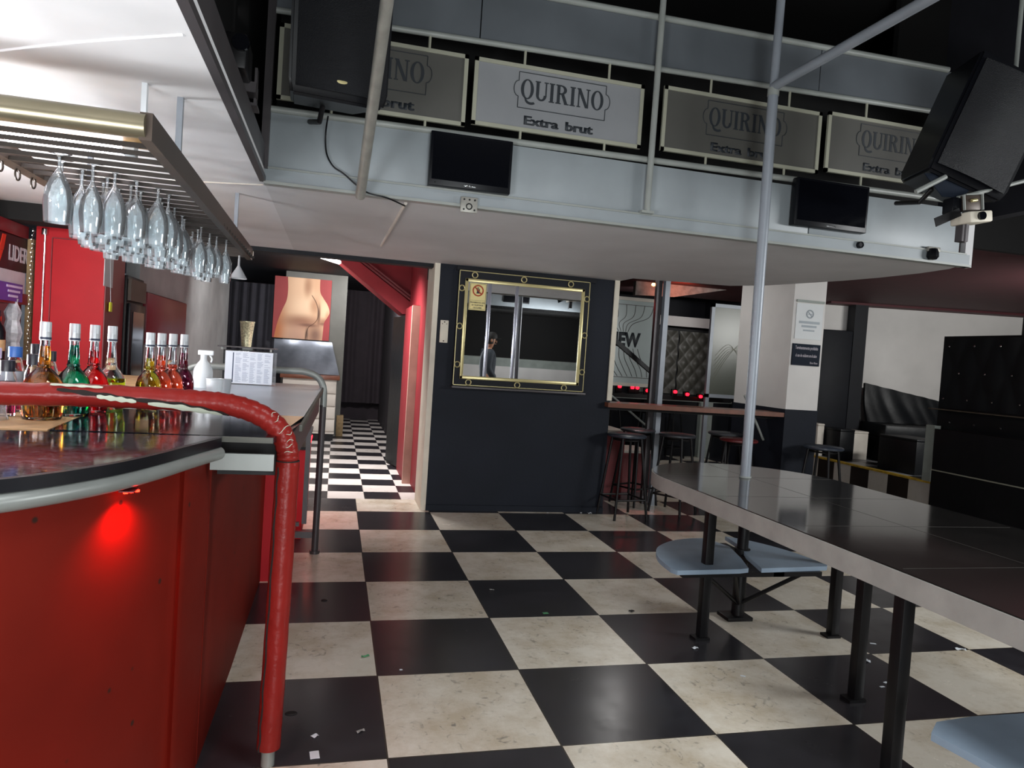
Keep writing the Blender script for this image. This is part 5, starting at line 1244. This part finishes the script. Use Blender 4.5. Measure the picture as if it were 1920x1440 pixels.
for (zz, ys_) in ((1.79, (6.29, 5.98, 5.68, 5.37)), (1.50, (6.14, 5.83, 5.53)), (1.22, (6.31, 6.01, 5.72, 5.42)), (.97, (6.2, 5.9, 5.6))):
    for y_ in ys_: P('stud', MB().lathe([(0, -.012), (.009, -.008), (.012, 0), (.009, .008), (0, .012)], (6.445, y_, zz), 10), 'chrome', pd)
P('lower_cushion', MB().box((6.455, 4.6, .89), (6.475, 6.38, 1.09), .006), 'black_vinyl', pd)
so = T('sofa', 'black vinyl sofa with wrinkled back along the white lounge wall', 'sofa', tuple(LP(5.6, 9.6, .3)))
P('seat', rotbox(MB(), 4.96, 6.4, 9.3, 10.0, .62, .80, .03), 'black_vinyl', so)
P('base', rotbox(MB(), 4.98, 6.38, 9.34, 10.0, .30, .62), 'black_metal', so)
def sb_fn(u, v):
    s = 4.96 + u * 1.44
    zt = 1.33 - .26 * u
    zz = .78 + (zt - .78) * v
    d = 9.86 + .14 * v + (.010 * math.sin(u * 24 + v * 3.4 + 2.2 * math.sin(u * 4.3)) + .006 * math.sin(u * 47 + v * 5.5 + 1.7 * math.sin(u * 9))) * (1 - v * .7) * (.45 + .55 * math.sin(u * 3.0 + .3) ** 2) + .03 * math.sin(PI * v) - .02
    return LP(s, d, zz)
P('backrest', MB().grid(sb_fn, 90, 16).solid(.05), 'black_vinyl', so)
bp_ = T('padded_divider', 'tall black padded divider beside the column in the lounge', 'panel', tuple(LP(4.7, 10.0, .3)))
P('panel', rotbox(MB(), 4.25, 4.75, 9.95, 10.15, .3, 2.05, .02), 'black_paint', bp_)
P('post', rotbox(MB(), 4.75, 4.93, 9.95, 10.17, .3, 2.42), 'black_paint', bp_)
def ottoman(label, x0, x1, y0, y1, z1, m, side=None):
    t = T('ottoman', label, 'ottoman', ((x0 + x1) / 2, (y0 + y1) / 2, .3), 'ottomans on the lounge platform')
    P('body', MB().box((x0, y0, .3), (x1, y1, z1 - .03), .006), m, t)
    P('cushion', MB().box((x0 - .005, y0 - .005, z1 - .03), (x1 + .005, y1 + .005, z1), .012), m, t)
    if side: P('side_panel', MB().box((x0, y0 - .006, .31), (x1, y0, z1 - .03)), side, t)
ottoman('black cube ottoman by the yellow platform edge', 6.55, 6.95, 6.72, 7.3, .72, 'black_vinyl')
ottoman('small black cube ottoman next to a white panel on the platform', 6.52, 6.74, 7.95, 8.3, .70, 'black_vinyl')
ottoman('white sided low ottoman behind the small black cube', 6.78, 7.0, 8.0, 8.3, .68, 'white_panel')
ottoman('white low ottoman partly hidden by the column', 6.40, 6.50, 8.25, 8.6, .74, 'white_panel')

# =================================================================== BEHIND THE CAMERA (seen in the mirror)
S('wall_front', MB().box((-.5, -3.1, 0), (9.5, -3.0, 1.17)), 'white_wall', 0)
S('wall_front_glass', MB().box((-.5, -3.1, 1.17), (9.5, -3.02, 1.36)), 'light_grey', 0)
S('wall_front_upper', MB().box((-.5, -3.1, 1.36), (9.5, -3.0, 4.3)), 'dark_void', 0)
S('ceiling_front_gallery', MB().box((-.38, -3.0, 2.30), (9.5, -1.66, 2.36)), 'dark_void', 0)
S('wall_front_gallery', MB().box((-.38, -1.68, 2.30), (9.5, -1.66, 2.85)), 'mezz_metal', 0)
TH('gallery_television', 'black television on the opposite gallery, seen only in the mirror', 'television', MB().box((3.1, -1.66, 2.44), (3.62, -1.62, 2.72), .006).box((3.12, -1.62, 2.46), (3.60, -1.617, 2.70)), 'black_plastic', (3.36, -1.64, 2.44))

# person reflected in the mirror
pe = T('person', 'person in a dark grey jacket and black cap walking, seen in the mirror', 'person', (2.44, .35, 0))
def skin(name, verts, edges, m, parent, sub=2):
    base = ROOTLOC[parent.name]
    me = bpy.data.meshes.new(name); me.from_pydata([Vector(v[:3]) - base for v in verts], edges, [])
    o = bpy.data.objects.new(name, me); COL.objects.link(o); o.parent = parent
    me.materials.append(MT[m])
    md = o.modifiers.new('skin', 'SKIN'); md.use_smooth_shade = True
    for i, v in enumerate(verts):
        sv = me.skin_vertices[0].data[i]; sv.radius = (v[3], v[4] if len(v) > 4 else v[3]); sv.use_root = (i == 0)
    sd = o.modifiers.new('sub', 'SUBSURF'); sd.levels = sub; sd.render_levels = sub
    ROOTLOC[o.name] = base
    return o
X, Y0 = 2.44, .35
V = [(X, Y0, .92, .12, .09), (X, Y0, 1.10, .115, .085), (X, Y0, 1.30, .14, .09), (X + .01, Y0, 1.44, .09, .07), (X + .02, Y0, 1.50, .048), (X + .035, Y0, 1.56, .052), (X + .05, Y0, 1.63, .075, .07), (X + .045, Y0, 1.69, .065),
     (X, Y0 + .17, 1.42, .055), (X - .04, Y0 + .20, 1.16, .042), (X + .10, Y0 + .20, .98, .034), (X + .17, Y0 + .19, .92, .028, .018),
     (X, Y0 - .17, 1.42, .055), (X - .05, Y0 - .20, 1.16, .042), (X + .06, Y0 - .21, .95, .034), (X + .12, Y0 - .21, .88, .028, .018),
     (X + .02, Y0 + .09, .86, .085), (X + .12, Y0 + .09, .48, .058), (X + .06, Y0 + .09, .09, .04), (X + .16, Y0 + .09, .04, .035),
     (X - .02, Y0 - .09, .86, .085), (X - .02, Y0 - .09, .48, .058), (X - .18, Y0 - .09, .12, .04), (X - .09, Y0 - .09, .04, .035)]
Eg = [(0, 1), (1, 2), (2, 3), (3, 4), (4, 5), (5, 6), (6, 7), (3, 8), (8, 9), (9, 10), (10, 11), (3, 12), (12, 13), (13, 14), (14, 15), (0, 16), (16, 17), (17, 18), (18, 19), (0, 20), (20, 21), (21, 22), (22, 23)]
skin('body', V, Eg, 'skin', pe)
def grow(idx, k): return [tuple(V[i][:3]) + tuple(r + k for r in V[i][3:]) for i in idx]
ji = [0, 1, 2, 3, 8, 9, 10, 12, 13, 14]
jm = {v: i for i, v in enumerate(ji)}
jv = grow(ji, .022); jv[3] = jv[3][:3] + (.085, .08)
skin('jacket', jv, [(jm[a], jm[b]) for a, b in Eg if a in jm and b in jm], 'jacket', pe)
ti = [0, 16, 17, 18, 20, 21, 22]; tm = {v: i for i, v in enumerate(ti)}
skin('trousers', grow(ti, .016), [(tm[a], tm[b]) for a, b in Eg if a in tm and b in tm], 'jeans', pe)
skin('shoe', [(X + .04, Y0 + .09, .05, .05), (X + .12, Y0 + .09, .045, .048), (X + .19, Y0 + .09, .035, .036)], [(0, 1), (1, 2)], 'shoe', pe)
skin('shoe', [(X - .19, Y0 - .09, .06, .05), (X - .11, Y0 - .09, .045, .048), (X - .04, Y0 - .09, .035, .036)], [(0, 1), (1, 2)], 'shoe', pe)
hd_ = MB(); hd_.lathe([(0, .10), (.05, .09), (.082, .05), (.09, 0), (.088, -.02), (.0, -.02)], (X + .045, Y0, 1.67), 24, 1.08, .92).box((X + .10, Y0 - .06, 1.655), (X + .20, Y0 + .06, 1.665), .004)
P('cap', hd_, 'hair', pe)
hh = MB(); hh.lathe([(.086, .0), (.088, -.04), (.075, -.09), (.05, -.1), (.05, 0)], (X + .015, Y0, 1.66), 18, .95, .9)
P('hair', hh, 'hair', pe)
fc = MB(); fc.lathe([(0, .02), (.012, .0), (.014, -.02), (0, -.03)], (X + .125, Y0, 1.615), 10); fc.box((X + .105, Y0 - .022, 1.565), (X + .125, Y0 + .022, 1.575), .003)
P('nose_and_mouth', fc, 'skin', pe)
ef = MB()
for s_ in (-1, 1):
    ef.lathe([(0, .009), (.008, .005), (.009, 0), (.008, -.005), (0, -.009)], (X + .112, Y0 + s_ * .03, 1.638), 10)
P('eye', ef, 'hair', pe)
er = MB()
for s_ in (-1, 1): er.lathe([(0, .03), (.018, .015), (.02, -.01), (0, -.03)], (X + .03, Y0 + s_ * .076, 1.62), 10, 1, .4)
P('ear', er, 'skin', pe)
for (hx, hy, hz) in ((X + .18, Y0 + .19, .91), (X + .13, Y0 - .21, .87)):
    for f_ in range(4):
        L_ = (.075, .085, .08, .065)[f_]; yy = hy + (f_ - 1.5) * .018
        skin('finger', [(hx, yy, hz, .011), (hx + L_ * .5, yy, hz - L_ * .35, .009), (hx + L_ * .6, yy, hz - L_ * .85, .007)], [(0, 1), (1, 2)], 'skin', pe, 1)
    skin('thumb', [(hx - .015, hy + (.03 if hy > Y0 else -.03) * -1, hz + .005, .012), (hx + .03, hy - (.045 if hy > Y0 else -.045), hz - .01, .010), (hx + .05, hy - (.04 if hy > Y0 else -.04), hz - .035, .008)], [(0, 1), (1, 2)], 'skin', pe, 1)

# =================================================================== FLOOR SCRAPS
def scrap(label, x, y, m, w_, d_, rot, kind='flat', name='paper_scrap', z=0.0):
    mb = MB(); c, s_ = math.cos(rot), math.sin(rot)
    def fn(u, v):
        a, b = (u - .5) * w_, (v - .5) * d_
        return Vector((x + a * c - b * s_, y + a * s_ + b * c, z + .0015 + (.10 * w_ * (math.sin(u * 7 + x * 9) * math.sin(v * 5 + y * 7) + 1) if kind == 'crumple' else .01 * w_ * (1 + math.sin(u * 4)))))
    if kind == 'disc':
        mb.lathe([(0, .003), (w_ * .9, .003), (w_, .0015), (w_, 0), (0, 0)], (x, y, z), 18, 1, d_ / w_)
    else: mb.grid(fn, 5, 5).solid(.0008)
    return TH(name, label, 'scrap', mb, m, (x, y, z), 'litter on the checkered floor')
scrap('white paper tag on the floor at the bottom edge, beside the padded rail foot', .005, 2.325, 'scrap_white', .03, .045, .1)
scrap('white crumpled scrap on the dark tile near the padded rail foot', .002, 2.44, 'scrap_white', .022, .018, .7, 'crumple')
scrap('dull grey twist of paper on the dark tile right of the padded rail', .156, 2.452, 'scrap_grey', .03, .012, .5, 'crumple')
scrap('flat black disc on the dark floor tile beside the padded rail', -.085, 2.606, 'scrap_black', .022, .014, 0, 'disc', 'black_disc')
scrap('small black disc on the floor tile farther along the bar', .012, 3.778, 'scrap_black', .016, .014, 0, 'disc', 'black_disc')
scrap('green scrap on the middle dark tile', 1.153, 3.52, 'scrap_green', .03, .022, .1, 'flat')
scrap('thin grey straw piece on the middle dark tile', .942, 3.895, 'scrap_grey', .03, .008, -.5, 'crumple')
scrap('green leaf like scrap on the dirty white tile by the bar', .197, 3.061, 'scrap_green', .035, .012, .3, 'crumple')
scrap('tiny white dot of paper on the dark tile right of the bar', .338, 2.922, 'scrap_white', .012, .01, 0)
scrap('white crumb at the foot of the mirror wall, leftmost of three', 1.888, 5.90, 'scrap_white', .02, .012, .2, 'crumple')
scrap('largest white crumb at the right foot of the mirror wall', 2.283, 5.90, 'scrap_white', .04, .025, .4, 'crumple')
scrap('white crumb just left of the largest one at the mirror wall foot', 2.202, 5.905, 'scrap_white', .028, .018, .9, 'crumple')
scrap('small black scrap on the white tile left of the table', 1.642, 3.513, 'scrap_black', .03, .022, .6, 'crumple')
scrap('white crumpled scrap on dark tile by the first table leg', 1.755, 3.017, 'scrap_white', .03, .018, .2, 'crumple')
scrap('white scrap under the table between the two right legs', 2.554, 2.80, 'scrap_white', .03, .022, 1.0, 'crumple')
scrap('upper of two close white scraps under the table', 2.465, 2.587, 'scrap_white', .022, .012, .3)
scrap('lower of two close white scraps under the table', 2.414, 2.551, 'scrap_white', .024, .010, .1)
scrap('white paper bit on the white tile left of the table legs', 1.825, 2.714, 'scrap_white', .022, .012, -.6)
scrap('thin white scrap on the dark tile beyond the table legs', 2.751, 2.991, 'scrap_white', .03, .012, -.3)
scrap('white twisted scrap at the tile corner right of the table', 3.181, 2.875, 'scrap_white', .05, .02, -.4, 'crumple')
